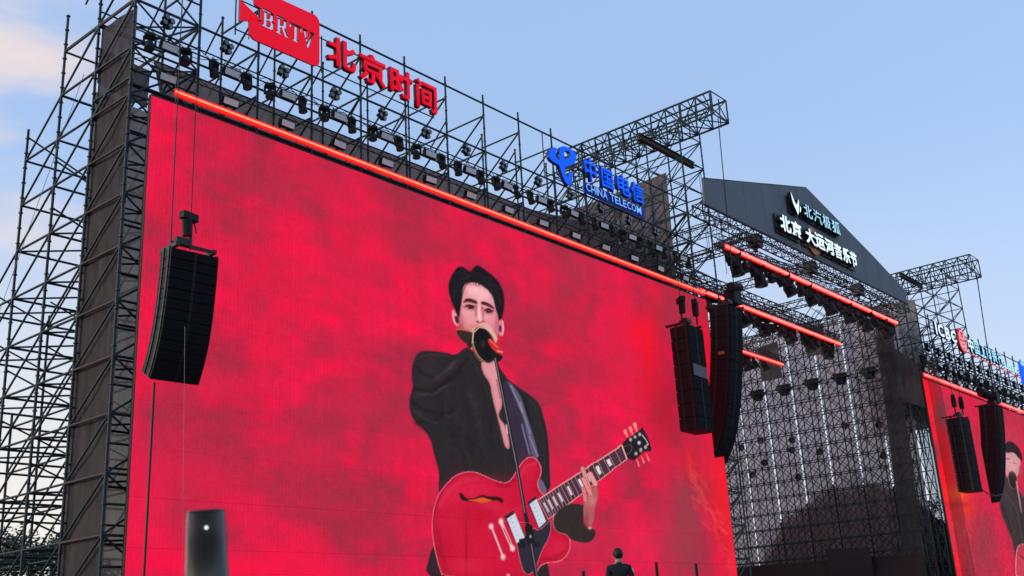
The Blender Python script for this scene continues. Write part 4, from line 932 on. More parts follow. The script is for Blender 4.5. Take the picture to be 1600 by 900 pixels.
# scaffold of the farther screen
sc2 = thing('scaffolding', 'steel tube scaffold above and behind the farther video screen', 'scaffold', (104, 32, G)); f = Frame(sc2, M_TUBE)
X2 = [87.3 + 2.6 * k for k in range(14)]
for k, x in enumerate(X2):
    f.add('post', (x, 30.5, 17), (x, 30.5, 24.95), R0 * 1.3); f.add('post', (x, 32.95, 14), (x, 32.95, 24.6), R0 * 1.3); f.add('post', (x, 35.4, 14), (x, 35.4, 20.2), R0 * 1.2)
    for z in (23.85, 22.0, 20.1, 18.9): f.add('ledger', (x, 30.5, z), (x, 35.4 if z < 22.5 else 32.95, z), R0 * 1.2)
    for a in ((30.5, 23.85, 32.95, 22), (30.5, 22, 32.95, 20.1), (30.5, 20.1, 32.95, 18.2), (32.95, 22, 35.4, 20.1)): f.add('brace', (x, a[0], a[1]), (x, a[2], a[3]), R0 * 1.1)
    if k < 13: f.add('brace', (x, 32.95, 20.1), (x + 2.6, 32.95, 22), R0); f.add('brace', (x, 32.95, 22), (x + 2.6, 32.95, 20.1), R0); f.add('brace', (x, 30.6, 18.7), (x + 2.6, 30.6, 20.4), R0)
for z, y in ((24.5, 30.5), (22.0, 30.5), (22.0, 32.95), (20.1, 32.95), (18.8, 30.6), (20.62, 30.05), (20.85, 30.05), (19.5, 30.0)): f.add('ledger', (86.5, y, z), (121.1, y, z), R0 * 1.25)
for l in LV[1:11]:
    for y0, y1 in ((30.3, 30.9), (30.9, 31.5), (31.5, 32.1)):
        f.add('ledger', (86.9, y0, l), (86.9, y1, l), R0); f.add('brace', (86.9, y0, l), (86.9, y1, l + 1.835), R0 * .8); f.add('brace', (86.9, y1, l), (86.9, y0, l + 1.835), R0 * .8); f.add('ledger', (86.9, y0, l + .92), (86.9, y1, l + .92), R0 * .8)
for y in (30.3, 30.9, 31.5, 32.1): f.add('post', (86.9, y, G), (86.9, y, 22), R0)
f.build()
netting('scaffold_netting', 'dark netting band behind the lamps over the farther screen', M_NETDARK, ((87.0, 33.1, 16), (121, 33.1, 16), (121, 33.1, 20.3), (87.0, 33.1, 21.0)), amp=.08, seed=60)

# ---------------------------------------------------------------- signs
def solid(me, fit, depth, mats, name, parent, shear=0.0):
    """flat glyph mesh -> letter box: face towards -Y, dark returns; fit = (x0, x1, z0, z1) in parent space"""
    bm = bmesh.new(); bm.from_mesh(me); bpy.data.meshes.remove(me)
    bmesh.ops.remove_doubles(bm, verts=bm.verts, dist=1e-5)
    xs = [v.co.x for v in bm.verts]; ys = [v.co.y for v in bm.verts]; a, b, c, d = min(xs), max(xs), min(ys), max(ys)
    x0, x1, z0, z1 = fit
    for v in bm.verts:
        v.co = Vector((x0 + (v.co.x - a) / (b - a + 1e-9) * (x1 - x0), 0, z0 + (v.co.y - c) / (d - c + 1e-9) * (z1 - z0)))
        v.co.z += shear * (v.co.x - x0)
    for f_ in bm.faces: f_.material_index = 0
    front = bm.faces[:]
    for f_ in front:
        f_.normal_update()
        if f_.normal.y > 0: f_.normal_flip()
    ed = [e for e in bm.edges if len(e.link_faces) == 1]
    r_ = bmesh.ops.extrude_edge_only(bm, edges=ed); vs = [g for g in r_['geom'] if isinstance(g, bmesh.types.BMVert)]
    for v in vs: v.co.y += depth
    for f_ in bm.faces:
        if f_ not in front: f_.material_index = 1
    bk = bmesh.ops.duplicate(bm, geom=front)['geom']
    for g in bk:
        if isinstance(g, bmesh.types.BMVert): g.co.y = depth
    for g in bk:
        if isinstance(g, bmesh.types.BMFace): g.normal_flip(); g.material_index = 1
    return meshobj(name, bm, mats, parent)
def shape2d(polys, holes=()):
    cu = bpy.data.curves.new('emblem', 'CURVE'); cu.dimensions = '2D'; cu.fill_mode = 'FRONT'
    for p in list(polys) + list(holes):
        s = cu.splines.new('POLY'); s.points.add(len(p) - 1); s.use_cyclic_u = True
        for q, (x, y) in zip(s.points, p): q.co = (x, y, 0, 1)
    o = bpy.data.objects.new('emblem', cu); COL.objects.link(o); dg = bpy.context.evaluated_depsgraph_get()
    me = bpy.data.meshes.new_from_object(o.evaluated_get(dg)); bpy.data.objects.remove(o); bpy.data.curves.remove(cu); return me
def raw_fit(polys):
    xs = [x for p in polys for x, y in p]; ys = [y for p in polys for x, y in p]; return (min(xs), max(xs), min(ys), max(ys))
def smooth(p, n=2): return [tuple(q) for q in Canvas.chaikin(p, n)]
def arc(cx, cy, r, a0, a1, n=8): return [(cx + r * math.cos(math.radians(a0 + (a1 - a0) * i / n)), cy + r * math.sin(math.radians(a0 + (a1 - a0) * i / n))) for i in range(n + 1)]
def emblem(name, polys, holes, depth, mats, parent):
    return solid(shape2d(polys, holes), raw_fit(polys), depth, mats, name, parent)

# red channel sign
t = thing('channel_sign', 'red sign with camera shaped logo and four red Chinese characters on the scaffold', 'sign', (21, 30.2, 22.0))
body = [(0.45, .15)] + arc(.75, .52, .3, 200, 270) + arc(3.55, .55, .3, 270, 360) + arc(3.55, 2.3, .3, 0, 90) + arc(.85, 2.22, .3, 90, 190) + [(.66, 1.75), (.95, 1.72), (.98, 1.1), (.42, 1.12)]
# the four letters are cut out of the logo: block letters with serifs
def blocks():
    """BRTV cut-outs, unit height letters at x offsets"""
    H_ = []
    def add(p): H_.append(p)
    B_o = [(0, 0), (.5, 0), (.66, .1), (.66, .4), (.56, .52), (.64, .62), (.64, .9), (.5, 1), (0, 1), (0, .88), (.1, .88), (.1, .12), (0, .12)]
    add(B_o)
    R_o = [(.8, 0), (1.12, 0), (1.12, .12), (1.05, .12), (1.05, .42), (1.12, .42), (1.3, 0), (1.52, 0), (1.52, .12), (1.44, .14), (1.30, .48), (1.40, .58), (1.40, .9), (1.28, 1), (.8, 1), (.8, .88), (.88, .88), (.88, .12), (.8, .12)]
    add(R_o)
    T_o = [(1.78, 0), (2.1, 0), (2.1, .12), (2.03, .12), (2.03, .86), (2.18, .86), (2.22, .7), (2.32, .7), (2.28, 1), (1.58, 1), (1.56, .7), (1.66, .7), (1.70, .86), (1.85, .86), (1.85, .12), (1.78, .12)]
    add(T_o)
    V_o = [(2.62, 0), (2.72, 0), (2.98, .88), (3.06, .88), (3.06, 1), (2.74, 1), (2.74, .88), (2.83, .88), (2.70, .34), (2.56, .88), (2.64, .88), (2.64, 1), (2.33, 1), (2.33, .88), (2.4, .88)]
    add(V_o)
    isl = [[(.28, .14), (.44, .14), (.48, .2), (.48, .4), (.42, .46), (.28, .46)], [(.28, .58), (.42, .58), (.46, .64), (.46, .8), (.4, .86), (.28, .86)], [(1.05, .56), (1.18, .56), (1.23, .62), (1.23, .8), (1.18, .86), (1.05, .86)]]
    return H_, isl
ho, isl = blocks()
mp_ = lambda p: [(.98 + x * .84 + .05, 1.0 + y * .78 - .02 * x) for x, y in p]
emblem('logo_board', [body], [mp_(p) for p in ho] + [mp_(p) for p in isl], .07, [M_RED, M_REDSIDE], t)
emblem('logo_triangle', [[(0, .75), (.98, 1.22), (0, 1.68)]], [], .1, [M_RED, M_REDSIDE], t)
for ch, x0, x1, z0, z1 in (('北', 4.28, 5.82, .72, 2.06), ('京', 6.0, 7.5, .62, 2.04), ('时', 7.75, 9.1, .62, 2.0), ('间', 9.32, 10.62, .52, 1.98)):
    solid(glyph(ch, .028), (x0, x1, z0, z1), .2, [M_RED, M_REDSIDE], 'letter', t)
for z in (.55, 1.9): tube('mounting_rail', (0, .32, z), (10.7, .32, z), .03, M_TUBE, t)
for x in (.02, 4.2): tube('mounting_post', (x, .3, .3), (x, .3, 2.0), .03, M_TUBE, t)

# blue telecom sign
t = thing('telecom_sign', 'blue sign with looped emblem, four Chinese characters and CHINA TELECOM lettering', 'sign', (39.6, 30.2, 21.8))
tp = lambda l: [((x - 95) / 260 * 2.45, (495 - y) / 360 * 2.35 + (x - 95) / 260 * 1.05 - .6) for x, y in l]     # traced in the tilted picture, levelled
o1 = tp(smooth([(98, 205), (105, 165), (135, 140), (170, 150), (180, 165), (165, 175), (158, 215), (175, 250), (195, 262), (190, 200), (205, 150), (235, 142), (280, 165), (325, 200), (350, 240), (345, 285), (320, 312), (285, 322), (245, 320), (232, 335), (236, 390), (248, 415), (262, 405), (270, 375), (300, 385), (295, 440), (288, 480), (260, 492), (228, 455), (208, 400), (196, 340), (184, 300), (140, 270), (108, 240)], 2))
h1 = tp(smooth([(238, 195), (262, 185), (290, 205), (292, 235), (275, 258), (240, 262), (230, 240)], 2))
emblem('loop_emblem', [o1], [h1], .2, [M_BLUE, M_BLUESIDE], t)
for ch, x0, x1, z0, z1 in (('中', 3.05, 4.12, .95, 2.3), ('国', 4.55, 5.6, .95, 2.1), ('电', 6.0, 7.25, 1.0, 2.2), ('信', 7.35, 8.55, .95, 2.15)):
    solid(glyph(ch, .022), (x0, x1, z0, z1), .2, [M_BLUE, M_BLUESIDE], 'letter', t)
meshobj('letter_board', bmbox(2.95, 8.6, .08, .14, .18, .8), mat('blue_board', srgb(8, 32, 100), .6, 0, .1, 1, emit=srgb(4, 36, 150), estr=.35), t)
xx = 3.05
for ch, wd in zip('CHINA TELECOM', (.42, .44, .12, .44, .46, .2, .4, .38, .34, .38, .42, .46, .52)):
    if ch != ' ': solid(glyph(ch, .01), (xx, xx + wd * .86, .27, .71), .07, [M_WHITE if False else mat('pale_blue_acrylic', srgb(120, 180, 255), .4, 0, .05, 1, emit=srgb(120, 180, 255), estr=.75), M_BLUESIDE], 'letter', t)
    xx += wd + .015
for z in (.5, 1.6): tube('mounting_rail', (0, .34, z), (8.7, .34, z), .03, M_TUBE, t)
tube('mounting_post', (.02, .34, .2), (.02, .34, 2.75), .03, M_TUBE, t)

# gable signs
t = thing('sponsor_sign', 'pale sign with pointed ear emblem and four thin Chinese characters high on the gable', 'sign', (65.6, 29.3, 26.9))
emblem('fox_emblem', [smooth([(0.0, 1.5), (.1, 1.3), (.3, .95), (.55, .66), (.72, .66), (.95, .95), (1.08, 1.25), (1.1, .9), (1.0, .5), (.72, -.08), (.64, -.08), (.52, .18), (.2, .5), (.04, .95)], 1), smooth([(1.22, .72), (1.32, .6), (1.24, .32), (.98, .14), (1.08, .4)], 1)], [], .3, [M_WHITE, M_SIGNSIDE], t)
for ch, x0, x1, z0, z1 in (('北', 1.75, 3.05, .12, 1.1), ('汽', 3.25, 4.55, .1, 1.1), ('极', 4.75, 6.05, .1, 1.12), ('狐', 6.25, 7.6, .08, 1.1)):
    solid(glyph(ch, .014), (x0, x1, z0, z1), .3, [M_PALE, M_SIGNSIDE], 'letter', t)
    meshobj('letter_back', bmbox(x0 - .1, x1 + .1, .303, .36, z0 - .08, z1 + .06), M_SIGNSIDE, t)
meshobj('letter_back', bmbox(-.05, 1.25, .303, .36, -.02, 1.3), M_SIGNSIDE, t)
t = thing('festival_sign', 'bright white eight-character sign with an orange disc along the gable', 'sign', (63.3, 29.3, 24.95))
xs = [(0, 1.55), (1.65, 3.15), (3.75, 5.2), (5.2, 6.75), (6.8, 8.25), (8.3, 9.6), (9.7, 11.0), (11.05, 12.2)]
for ch, (x0, x1) in zip('北京大运河音乐节', xs):
    solid(glyph(ch, .036), (x0, x1, .02, 1.2), .3, [M_WHITE, M_SIGNSIDE], 'letter', t)
    meshobj('letter_back', bmbox(x0 - .12, x1 + .1, .303, .37, -.1, 1.28), M_SIGNSIDE, t)
bm = bmesh.new(); cyl(bm, (5.55, .31, .62), (5.55, .25, .62), 1.02, n=40); meshobj('disc', bm, M_ORANGE, t)

# bank sign above the farther screen
t = thing('bank_sign', 'white ICBC sign with red round emblem and white Chinese characters above the farther screen', 'sign', (92.8, 30.2, 22.4))
for ch, x0, x1 in (('I', .3, .62), ('C', .95, 2.3), ('B', 2.65, 3.85), ('C', 4.1, 5.4)): solid(glyph(ch, .03), (x0, x1, .78, 1.9), .2, [M_WHITE, M_BLUESIDE], 'letter', t)
ring = arc(7.0, 1.35, 1.15, 0, 360, 40)[:-1]
emblem('round_emblem', [ring], [], .22, [M_RED, M_REDSIDE], t)
gl = mat('emblem_white', (.7, .6, .6), .5, 0, .05, 1, emit=srgb(255, 200, 200), estr=.7)
emblem('emblem_mark', [arc(7.0, 1.35, .95, 0, 360, 40)[:-1]], [arc(7.0, 1.35, .85, 0, 360, 40)[:-1]], .03, [gl, M_REDSIDE], t).location.y = -.04
for a in ((6.5, 6.92, .7, .82), (7.08, 7.5, .7, .82), (6.5, 6.62, .826, 1.25), (7.38, 7.5, .826, 1.25), (6.66, 6.92, 1.1, 1.2), (7.08, 7.34, 1.1, 1.2), (6.5, 6.92, 1.45, 1.55), (7.08, 7.5, 1.45, 1.55), (6.5, 6.62, 1.554, 2.0), (7.38, 7.5, 1.554, 2.0)):
    meshobj('emblem_mark', bmbox(a[0], a[1], -.04, -.004, a[2], a[3]), gl, t)
for i, ch in enumerate('中国工商银行'): solid(glyph(ch, .024), (8.5 + 1.68 * i, 9.9 + 1.68 * i, .62, 1.95), .2, [M_PALE if i else M_WHITE, M_BLUESIDE], 'letter', t)
for k in range(5):                                   # small line at the end, too small to read in the picture
    x = 18.9 + .82 * k; meshobj('small_mark', bmbox(x, x + .5, 0, .1, .62, .74), M_PALE, t); meshobj('small_mark', bmbox(x + .18, x + .32, 0, .1, .744, 1.2), M_PALE, t)
tube('red_trim', (8.2, 0, .32), (23.5, 0, .2), .05, M_RED, t); tube('mounting_rail', (0, .3, 1.0), (23.5, .3, 1.0), .03, M_TUBE, t)
t = thing('blue_box_sign', 'bright blue box sign at the far right edge of the scaffold', 'sign', (117.0, 30.1, 21.9)); meshobj('case', bmbox(0, 3.5, 0, .3, 0, 2.6), M_BLUE, t)
meshobj('top_band', bmbox(0, 3.5, -.03, -.004, 2.2, 2.5), M_PALE, t)

# ---------------------------------------------------------------- hanging loudspeakers
def line_array(label, x, y, ztop, wd, hh, dp, tilts, group, yaw=0, ribs=True):
    """x,y: middle of the top box's front face; boxes follow one another down, each tilted by its angle"""
    t = thing('line_array_speaker', label, 'loudspeaker', (x, y, ztop), group, (0, 0, yaw))
    me = {}
    p = Vector((0, 0, 0))
    for i, a in enumerate(tilts):
        a = math.radians(a)
        bm = bmesh.new(); v = box(bm, -wd / 2, wd / 2, 0, dp, -hh + .006, 0)
        for q in v:
            if q.co.y > dp / 2: q.co.z += (.035 * hh if q.co.z < -.1 else -.035 * hh)
        bmesh.ops.bevel(bm, geom=bm.edges[:], offset=.008, segments=1, affect='EDGES')
        o = meshobj('speaker_box', bm, M_BLACK, t); o.location = p; o.rotation_euler = (a, 0, 0)
        g = meshobj('grille', bmbox(-wd / 2 + .03, wd / 2 - .03, -.02, -.003, -hh + .018, -.012), M_GRILLE, o)
        bm = bmesh.new(); box(bm, -.045, .045, -.03, -.022, -hh + .012, -.006); meshobj('centre_bar', bm, M_BLACK, o)
        for s in (-1, 1):
            for y0_, y1_ in ((dp * .62, dp * .72), (.08, .16)): meshobj('rigging_plate', bmbox(s * wd / 2 - .03, s * wd / 2 + .03, y0_, y1_, -hh * .9, .06), M_DARK, o)
        p = p + Vector((0, math.sin(a) * hh, -math.cos(a) * hh))
    bm = bmesh.new(); box(bm, -wd / 2 + .1, -wd / 2 + .22, -.05, dp + .3, .08, .2); box(bm, wd / 2 - .22, wd / 2 - .1, -.05, dp + .3, .08, .2); box(bm, -wd / 2 + .1, wd / 2 - .1, dp * .4, dp * .5, .203, .3); box(bm, -wd / 2 + .2, -.1, .1, dp * .38, .203, .42); meshobj('flying_frame', bm, M_DARK, t)
    return t
def hoist(label, x, y, z, ztop, yaw=0, s=1.0):
    t = thing('chain_hoist', label, 'hoist', (x, y, z), 'chain hoists', (0, 0, yaw)); t.scale = (s, s, s)
    bm = bmesh.new(); box(bm, -.36, .36, -.15, .15, 1.05, 1.35); bmesh.ops.bevel(bm, geom=bm.edges[:], offset=.03, segments=1, affect='EDGES'); meshobj('motor', bm, M_BLACK, t)
    bm = bmesh.new(); cyl(bm, (-.1, 0, 1.05), (-.06, 0, .45), .19, .17, 10); meshobj('chain_bag', bm, M_BLACK, t)
    bm = bmesh.new(); cyl(bm, (.1, 0, 1.05), (.13, 0, 0), .07, .05, 8); meshobj('hook_block', bm, M_DARK, t)
    bm = bmesh.new(); pr = None
    for i in range(9):
        q = (.2 + .14 * math.sin(i / 8 * math.pi), -.05, 1.15 - .5 * math.sin(i / 8 * math.pi * .9))
        if pr: cyl(bm, pr, q, .018, n=5)
        pr = q
    meshobj('lead', bm, M_CABLE, t)
    tube('chain', (.1, 0, 1.35), (.1, 0, (ztop - z) / s), .022, M_CABLE, t)
    return t
JT = [4, 5, 6, 7, 8, 9, 10, 11, 12, 14, 17, 21, 26, 32, 38, 44, 48]
line_array('left hanging loudspeaker stack, curved, black, in front of the red screen', 16.27, 25.2, 10.9, 1.48, .288, .62, [4, 5, 6, 7, 8, 9, 11, 13, 16, 19, 23, 27, 31], 'hanging loudspeakers', math.radians(-4))
tj = line_array('tall curved black loudspeaker hanging at the right end of the large screen', 53.5, 28.2, 17.3, 1.75, .625, 1.2, JT, 'hanging loudspeakers', math.radians(6))
tk = line_array('straight black bass loudspeaker stack hanging left of the tall curved one', 48.75, 28.2, 15.3, 1.75, .70, 1.05, [0] * 8, 'hanging loudspeakers', math.radians(4))
line_array('straight dark bass loudspeaker stack before the farther screen', 90.2, 28.2, 15.15, 2.0, .74, 1.3, [0] * 8, 'hanging loudspeakers', math.radians(2))
line_array('tall curved dark loudspeaker hanging before the farther screen', 100.0, 28.2, 17.3, 2.3, .62, 1.5, JT, 'hanging loudspeakers', math.radians(4))
meshobj('maker_badge', bmbox(-.90, -.886, .62, .98, -2.75, -2.58), mat('brass_badge', (.35, .24, .08), .4, .6, .2, 5), tj)
meshobj('grey_panel', bmbox(-.8, .8, -.045, -.032, -2.75, -2.12), mat('grey_panel', (.06, .06, .062), .5, 0, .2, 3), tk)
hoist('chain hoist above the left curved loudspeaker', 16.2, 25.5, 11.1, 30, .2, .8)
hoist('left one of two chain hoists above the straight stack near the big screen', 48.25, 28.6, 15.6, 19.5, .9); hoist('right one of two chain hoists above the straight stack near the big screen', 49.35, 28.4, 15.6, 19.5, .4)
hoist('left one of two chain hoists over the stack before the farther screen', 89.3, 28.6, 15.5, 19.5, .3, 1.1); hoist('right one of two chain hoists over the stack before the farther screen', 90.8, 28.5, 15.5, 19.5, .3, 1.1)
t = thing('hoist_bundle', 'dark motor and clamp on top of the tall curved loudspeaker', 'hoist', (54.0, 28.5, 17.4)); meshobj('motor', bmbox(-.4, .4, -.3, .4, .25, 1.15), M_BLACK, t); bm = bmesh.new(); cyl(bm, (-.55, -.2, 1.2), (.5, -.2, 1.35), .26, n=10); meshobj('drum', bm, M_BLACK, t); meshobj('yoke', bmbox(-.15, .15, -.1, .2, 1.15, 1.6), M_DARK, t)
t = thing('hoist_bundle', 'dark motor on top of the tall loudspeaker before the farther screen', 'hoist', (100.3, 28.5, 17.4)); meshobj('motor', bmbox(-.5, .5, -.3, .5, .25, 1.2), M_BLACK, t); meshobj('yoke', bmbox(-.15, .15, -.1, .2, 1.2, 1.9), M_DARK, t); bm = bmesh.new(); cyl(bm, (-3.2, .2, .9), (-2.2, -.1, .7), .4, n=10); cyl(bm, (-2.2, -.1, .7), (-.5, 0, .8), .1, n=6); meshobj('arm', bm, M_BLACK, t)
# hanging cables
def cable(label, p, q, r=.02, m=None, sag=0, n=8):
    bm = bmesh.new(); p = Vector(p); q = Vector(q); pr = None
    for i in range(n + 1):
        u = i / n; a = p.lerp(q, u) - p; a.z -= sag * 4 * u * (1 - u)
        if pr is not None: cyl(bm, pr, a, r, n=6)
        pr = a
    o = meshobj('hanging_cable', bm, m or M_CABLE); o.location = p; return tag(o, label, 'cable')
cable('thin dark cable dropping to the left loudspeaker stack, left one', (15.65, 25.5, 30), (15.65, 25.5, 11.2), .018)
cable('steel cable hanging from the long truss tip down to the tall curved loudspeaker', (54.55, 28.35, 29.8), (54.2, 28.5, 18.9), .03)
cable('steel cable hanging from the right truss tip to the far loudspeaker', (100.6, 28.1, 29.7), (100.3, 28.5, 19.2), .045)
cable('thick dark cable running down from the left loudspeaker stack', (15.9, 26.4, 7.3), (15.75, 26.2, G), .036, None, 0)
cable('thin pale line beside the thick cable under the left loudspeaker stack', (15.9, 25.0, 8.6), (16.2, 24.9, G), .006, M_STEELCABLE, .1)
cable('thin pale wire hanging close to the left edge of the screen', (18.05, 29.6, 19.2), (18.3, 29.6, 9), .007, M_STEELCABLE)
cable('bracing wire slanting down across the open scaffold at far left', (16.6, 33.2, 20.0), (14.9, 37.5, 6), .010, M_STEELCABLE)
cable('short cable joining the two loudspeakers before the farther screen', (91.2, 28.3, 9.5), (98.6, 29.0, 9.6), .05, None, .3)
for i, (x, y) in enumerate(((55.2, 31.5), (58.0, 32.0), (58.6, 32.2), (62.0, 33.0))):
    cable('%s thin chain hanging under the stage roof corner, counted from the tower' % ORD[i], (x, y, 28.5), (x, y, 22.5), .018)
for i, x in enumerate((96.5, 97.6)):
    cable('%s of two thin wires hanging by the bank sign' % ORD[i], (x, 31.0, 29.5), (x, 31.0, 24.4), .02)

# ---------------------------------------------------------------- person on a railed platform
px_, py_, pz_ = 17.72, 12.5, -.19
t = thing('camera_platform', 'low black platform with railing posts before the large screen', 'platform', (18.4, 12.6, G))
meshobj('deck', bmbox(-3, 3.2, -1.2, 1.2, 1.31, 1.405), M_DECK, t)
for sx in (-2.9, 0, 3.1):
    for sy in (-1.1, 1.1): tube('leg', (sx, sy, 0), (sx, sy, 1.308), .04, M_DARK, t)
for x, z in ((16.56, 1.14), (19.03, 1.34), (20.55, 1.33)): tube('railing_post', (x - 18.4, -.1, 1.41), (x - 18.4, -.1, z - G), .032, M_BLACK, t)
tube('rail', (-2.9, -.1, 2.05), (3.1, -.1, 2.05), .024, M_BLACK, t)
def make_person():
    t = thing('person', 'person in black jacket seen from behind, standing before the large screen', 'person', (px_, py_, pz_), None, (0, 0, math.radians(-48)))
    js = {'pel': ((0, 0, .95), .155, .12), 'sp': ((0, .01, 1.12), .15, .115), 'ch': ((0, .0, 1.30), .185, .125), 'sh': ((0, 0, 1.42), .15, .10), 'nk': ((0, 0, 1.49), .062, .062), 'hd0': ((0, .015, 1.55), .07, .078), 'hd1': ((0, .02, 1.63), .082, .098), 'hd2': ((0, .015, 1.70), .072, .088)}
    bones = [('pel', 'sp'), ('sp', 'ch'), ('ch', 'sh'), ('sh', 'nk'), ('nk', 'hd0'), ('hd0', 'hd1'), ('hd1', 'hd2')]
    for s, n_ in ((-1, 'l'), (1, 'r')):
        js.update({'s' + n_: ((.185 * s, 0, 1.40), .078, .075), 'e' + n_: ((.25 * s, -.03, 1.13), .056, .056), 'w' + n_: ((.22 * s, .14, .95), .038, .038), 'h' + n_: ((.2 * s, .2, .9), .035, .028),
                   'hp' + n_: ((.095 * s, 0, .9), .1, .105), 'k' + n_: ((.1 * s, .02, .5), .065, .065), 'a' + n_: ((.11 * s, -.01, .09), .045, .05), 't' + n_: ((.12 * s, .15, .04), .042, .035)})
        bones += [('sh', 's' + n_), ('s' + n_, 'e' + n_), ('e' + n_, 'w' + n_), ('w' + n_, 'h' + n_), ('pel', 'hp' + n_), ('hp' + n_, 'k' + n_), ('k' + n_, 'a' + n_), ('a' + n_, 't' + n_)]
        for k, (dx, ln) in enumerate(((-.03, .07), (-.01, .085), (.01, .08), (.03, .065))):
            js['f%d%s' % (k, n_)] = ((.2 * s + dx, .27 + ln * .2, .86 - ln * .3), .009, .009); bones.append(('h' + n_, 'f%d%s' % (k, n_)))
        js['th' + n_] = ((.2 * s - .05 * s, .23, .91), .01, .01); bones.append(('h' + n_, 'th' + n_))
    ks = list(js); me = bpy.data.meshes.new('body'); me.from_pydata([js[k][0] for k in ks], [(ks.index(a), ks.index(b)) for a, b in bones], [])
    o = bpy.data.objects.new('body', me); link(o, t)
    o.modifiers.new('skin', 'SKIN'); sb = o.modifiers.new('sub', 'SUBSURF'); sb.levels = 2; sb.render_levels = 2
    bmx = bmesh.new(); bmx.from_mesh(me); ly = bmx.verts.layers.skin.verify()
    for i, v in enumerate(bmx.verts): v[ly].radius = js[ks[i]][1:]; v[ly].use_root = (i == 0)
    bmx.to_mesh(me); bmx.free()
    dg = bpy.context.evaluated_depsgraph_get(); m2 = bpy.data.meshes.new_from_object(o.evaluated_get(dg)); o.modifiers.clear(); o.data = m2
    skin = mat('skin', (.38, .22, .16), .55, 0, .1, 10); jac = mat('black_cloth', (.008, .008, .010), .85, 0, .4, 9, .3); hair = mat('black_hair', (.006, .005, .005), .6, 0, .4, 30, .5)
    m2.materials.clear()
    for m in (jac, skin, hair): m2.materials.append(m)
    for p in m2.polygons:
        c = p.center; p.use_smooth = True
        if c.z > 1.475: p.material_index = 1
        elif c.z < 1 and abs(c.x) > .13 and c.y > .17 and c.z > .7: p.material_index = 1
    # hair cap
    bm = bmesh.new(); bmesh.ops.create_uvsphere(bm, u_segments=20, v_segments=14, radius=1)
    for v in bm.verts:
        v.co = Vector((v.co.x * .098, v.co.y * .113 + .005, v.co.z * .115 + 1.665)); v.co += v.normal * random.uniform(-.003, .006)
    bmesh.ops.delete(bm, geom=[v for v in bm.verts if v.co.z < 1.60 + max(0, v.co.y) * 1.0 - (.05 if v.co.y < -.03 else 0)], context='VERTS'); meshobj('hair', bm, hair, t, True)
    for s in (-1, 1):
        bm = bmesh.new(); bmesh.ops.create_icosphere(bm, subdivisions=1, radius=.03, matrix=Matrix.Translation((.093 * s, .01, 1.61)) @ Matrix.Diagonal((.4, .7, 1.1, 1))); meshobj('ear', bm, skin, t, True)
    bm = bmesh.new(); cyl(bm, (0, .125, 1.60), (0, .105, 1.645), .018, .008, 6); meshobj('nose', bm, skin, t)
    bm = bmesh.new(); cyl(bm, (0, .004, 1.43), (0, .004, 1.505), .10, .075, 14, False); meshobj('collar', bm, jac, t, True)
    meshobj('arm_patch', bmbox(.225, .268, -.05, .0, 1.30, 1.38), mat('white_patch', (.6, .6, .62), .7), t)
    return t
make_person()

# ---------------------------------------------------------------- dark barrel held up in the foreground
def barrel():
    d = RW @ np.array([322 - 800, 800 - 450, FPX]); d = d / np.linalg.norm(d) * 1.2; s = 1.2 / FPX
    upv = -RW[:, 1] + RW[:, 0] * -.02; dh = d / np.linalg.norm(d); upv -= dh * (upv @ dh); upv -= dh * .03; upv /= np.linalg.norm(upv)
    t = thing('lens_barrel', 'blurred black cylinder with one bright highlight held up in the foreground', 'cylinder', tuple(d - upv * .17 * .686)); t.scale = (.686,) * 3; t.rotation_mode = 'QUATERNION'; t.rotation_quaternion = Vector(upv).to_track_quat('Z', 'Y')
    m = mat('glossy_black_rubber', (.016, .015, .017), .22, 0, .2, 12, spec=.7)
    prof = [(.0265 * 1.05, .172), (.0278, .168), (.0295, .15), (.0305, .125), (.031, .10), (.0315, .096), (.0322, .075), (.0330, .072), (.0345, .05), (.036, .0), (.036, -.25)]
    def lathe(pr, n=40):
        bm = bmesh.new(); rows = [[bm.verts.new((r * math.cos(2 * math.pi * i / n), r * math.sin(2 * math.pi * i / n), z)) for i in range(n)] for r, z in pr]
        for a, b in zip(rows, rows[1:]):
            for i in range(n): bm.faces.new((a[i], b[i], b[(i + 1) % n], a[(i + 1) % n]))
        return bm
    meshobj('tube', lathe(prof), m, t, True); meshobj('rim', lathe([(.022, .168), (.0235, .1735), (.027, .1735), (.0276, .1725)]), mat('barrel_rim', (.05, .03, .035), .25, .3, .1, 5), t, True)
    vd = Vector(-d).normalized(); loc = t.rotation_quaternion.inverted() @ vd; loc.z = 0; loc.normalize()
    bm = bmesh.new(); cyl(bm, Vector((0, 0, .148)) + loc * .0297 , Vector((0, 0, .148)) + loc * .0315, .0026, n=14); meshobj('painted_highlight', bm, mat('highlight_white', (.8, .8, .9), .3, 0, .02, 1, emit=(1, .97, 1), estr=1.1), t)  # glint on the barrel imitated by a glowing dot, no lamp there
    sd = loc.cross(Vector((0, 0, 1)))
    bm = bmesh.new(); cyl(bm, Vector((0, 0, .085)) + sd * .0, Vector((0, 0, -.2)), .001, n=4); bm.free()
barrel()

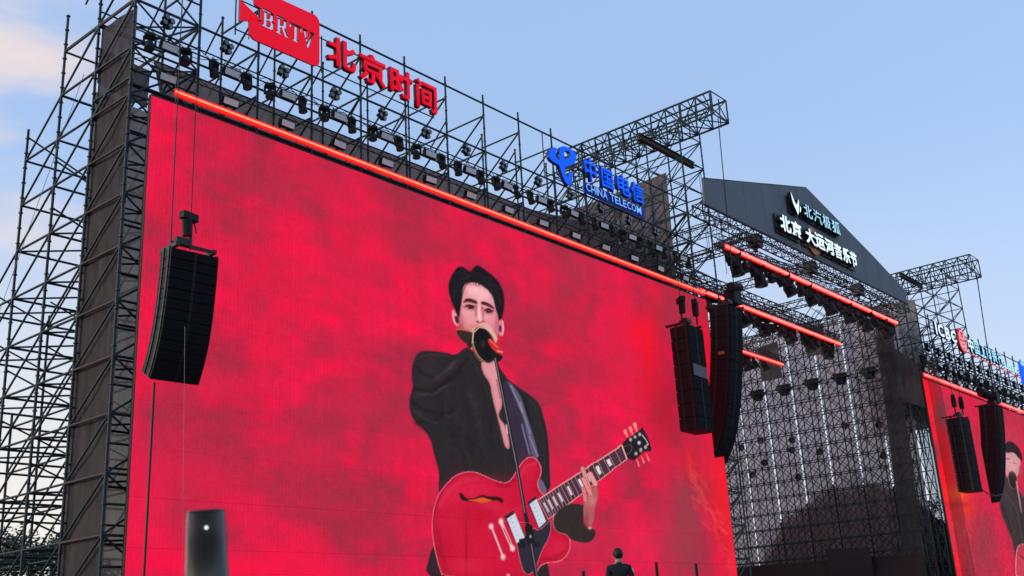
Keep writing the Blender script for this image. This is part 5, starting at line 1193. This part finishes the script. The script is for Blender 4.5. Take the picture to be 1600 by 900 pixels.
# ---------------------------------------------------------------- trees
M_LEAF = mat('leaves', (.05, .062, .028), .7, 0, .5, .8); M_BARK = mat('bark', (.05, .04, .03), .9, 0, .4, 3, .4)
def tree(label, x, y, h, rad, seed, nleaf=5200):
    rnd = random.Random(seed); t = thing('broadleaf_tree', label, 'tree', (x, y, G), 'trees behind the scaffolds')
    segs = [((0, 0, 0), (.1, 0, h * .35), .22, .16), ((.1, 0, h * .35), (-.1, .1, h * .75), .16, .06)]; tips = []
    for i in range(16):
        z = h * rnd.uniform(.3, .7); a = rnd.uniform(0, 6.28); ln = rad * rnd.uniform(.5, .95)
        q = Vector((math.cos(a) * ln, math.sin(a) * ln, min(h * .93, z + ln * rnd.uniform(.3, .9)))); segs.append(((0, 0, z), q, .06, .02)); tips.append(q)
        for _ in range(2):
            q2 = q + Vector((rnd.uniform(-1, 1), rnd.uniform(-1, 1), rnd.uniform(-.2, 1))) * rad * .32; segs.append((q, q2, .02, .008)); tips.append(q2)
    tips += [Vector((rnd.uniform(-.3, .3) * rad, rnd.uniform(-.3, .3) * rad, h * rnd.uniform(.8, .97))) for _ in range(8)]
    bm = bmesh.new()
    for p, q, a, b in segs: cyl(bm, p, q, a, b, 6)
    meshobj('trunk', bm, M_BARK, t, True)
    V = []; Fc = []
    for i in range(nleaf):
        c = rnd.choice(tips); g = Vector((rnd.gauss(0, 1), rnd.gauss(0, 1), rnd.gauss(0, .8))) * rad * .16; p = c + g
        a = Vector((rnd.uniform(-1, 1), rnd.uniform(-1, 1), rnd.uniform(-.6, .6))).normalized(); b = a.orthogonal().normalized(); s = rnd.uniform(.10, .22) * (rad / 3) ** .5
        k = len(V); V += [p - a * s, p + b * s * .5, p + a * s, p - b * s * .5]; Fc.append((k, k + 1, k + 2, k + 3))
    me = bpy.data.meshes.new('crown'); me.from_pydata([tuple(v) for v in V], [], Fc); me.materials.append(M_LEAF); o = bpy.data.objects.new('crown', me); link(o, t); o['kind'] = 'stuff'
tree('leafy tree at the lower left corner behind the open scaffold', 33.2, 70, 9.6, 3.4, 1, 12000)
tree('smaller leafy tree right of the corner tree behind the dark netting', 37.5, 72, 8.2, 3.0, 2, 9000)
for i, (x, y, h) in enumerate(((93, 46, 9.5), (95, 42.5, 12.0), (94, 39.5, 13.5), (96, 36.5, 12.5))):
    tree('%s dark tree seen through the netting wall, counted from the back of the stage' % ORD[i], x, y, h + 1.6, 2.6, 10 + i, 4200)
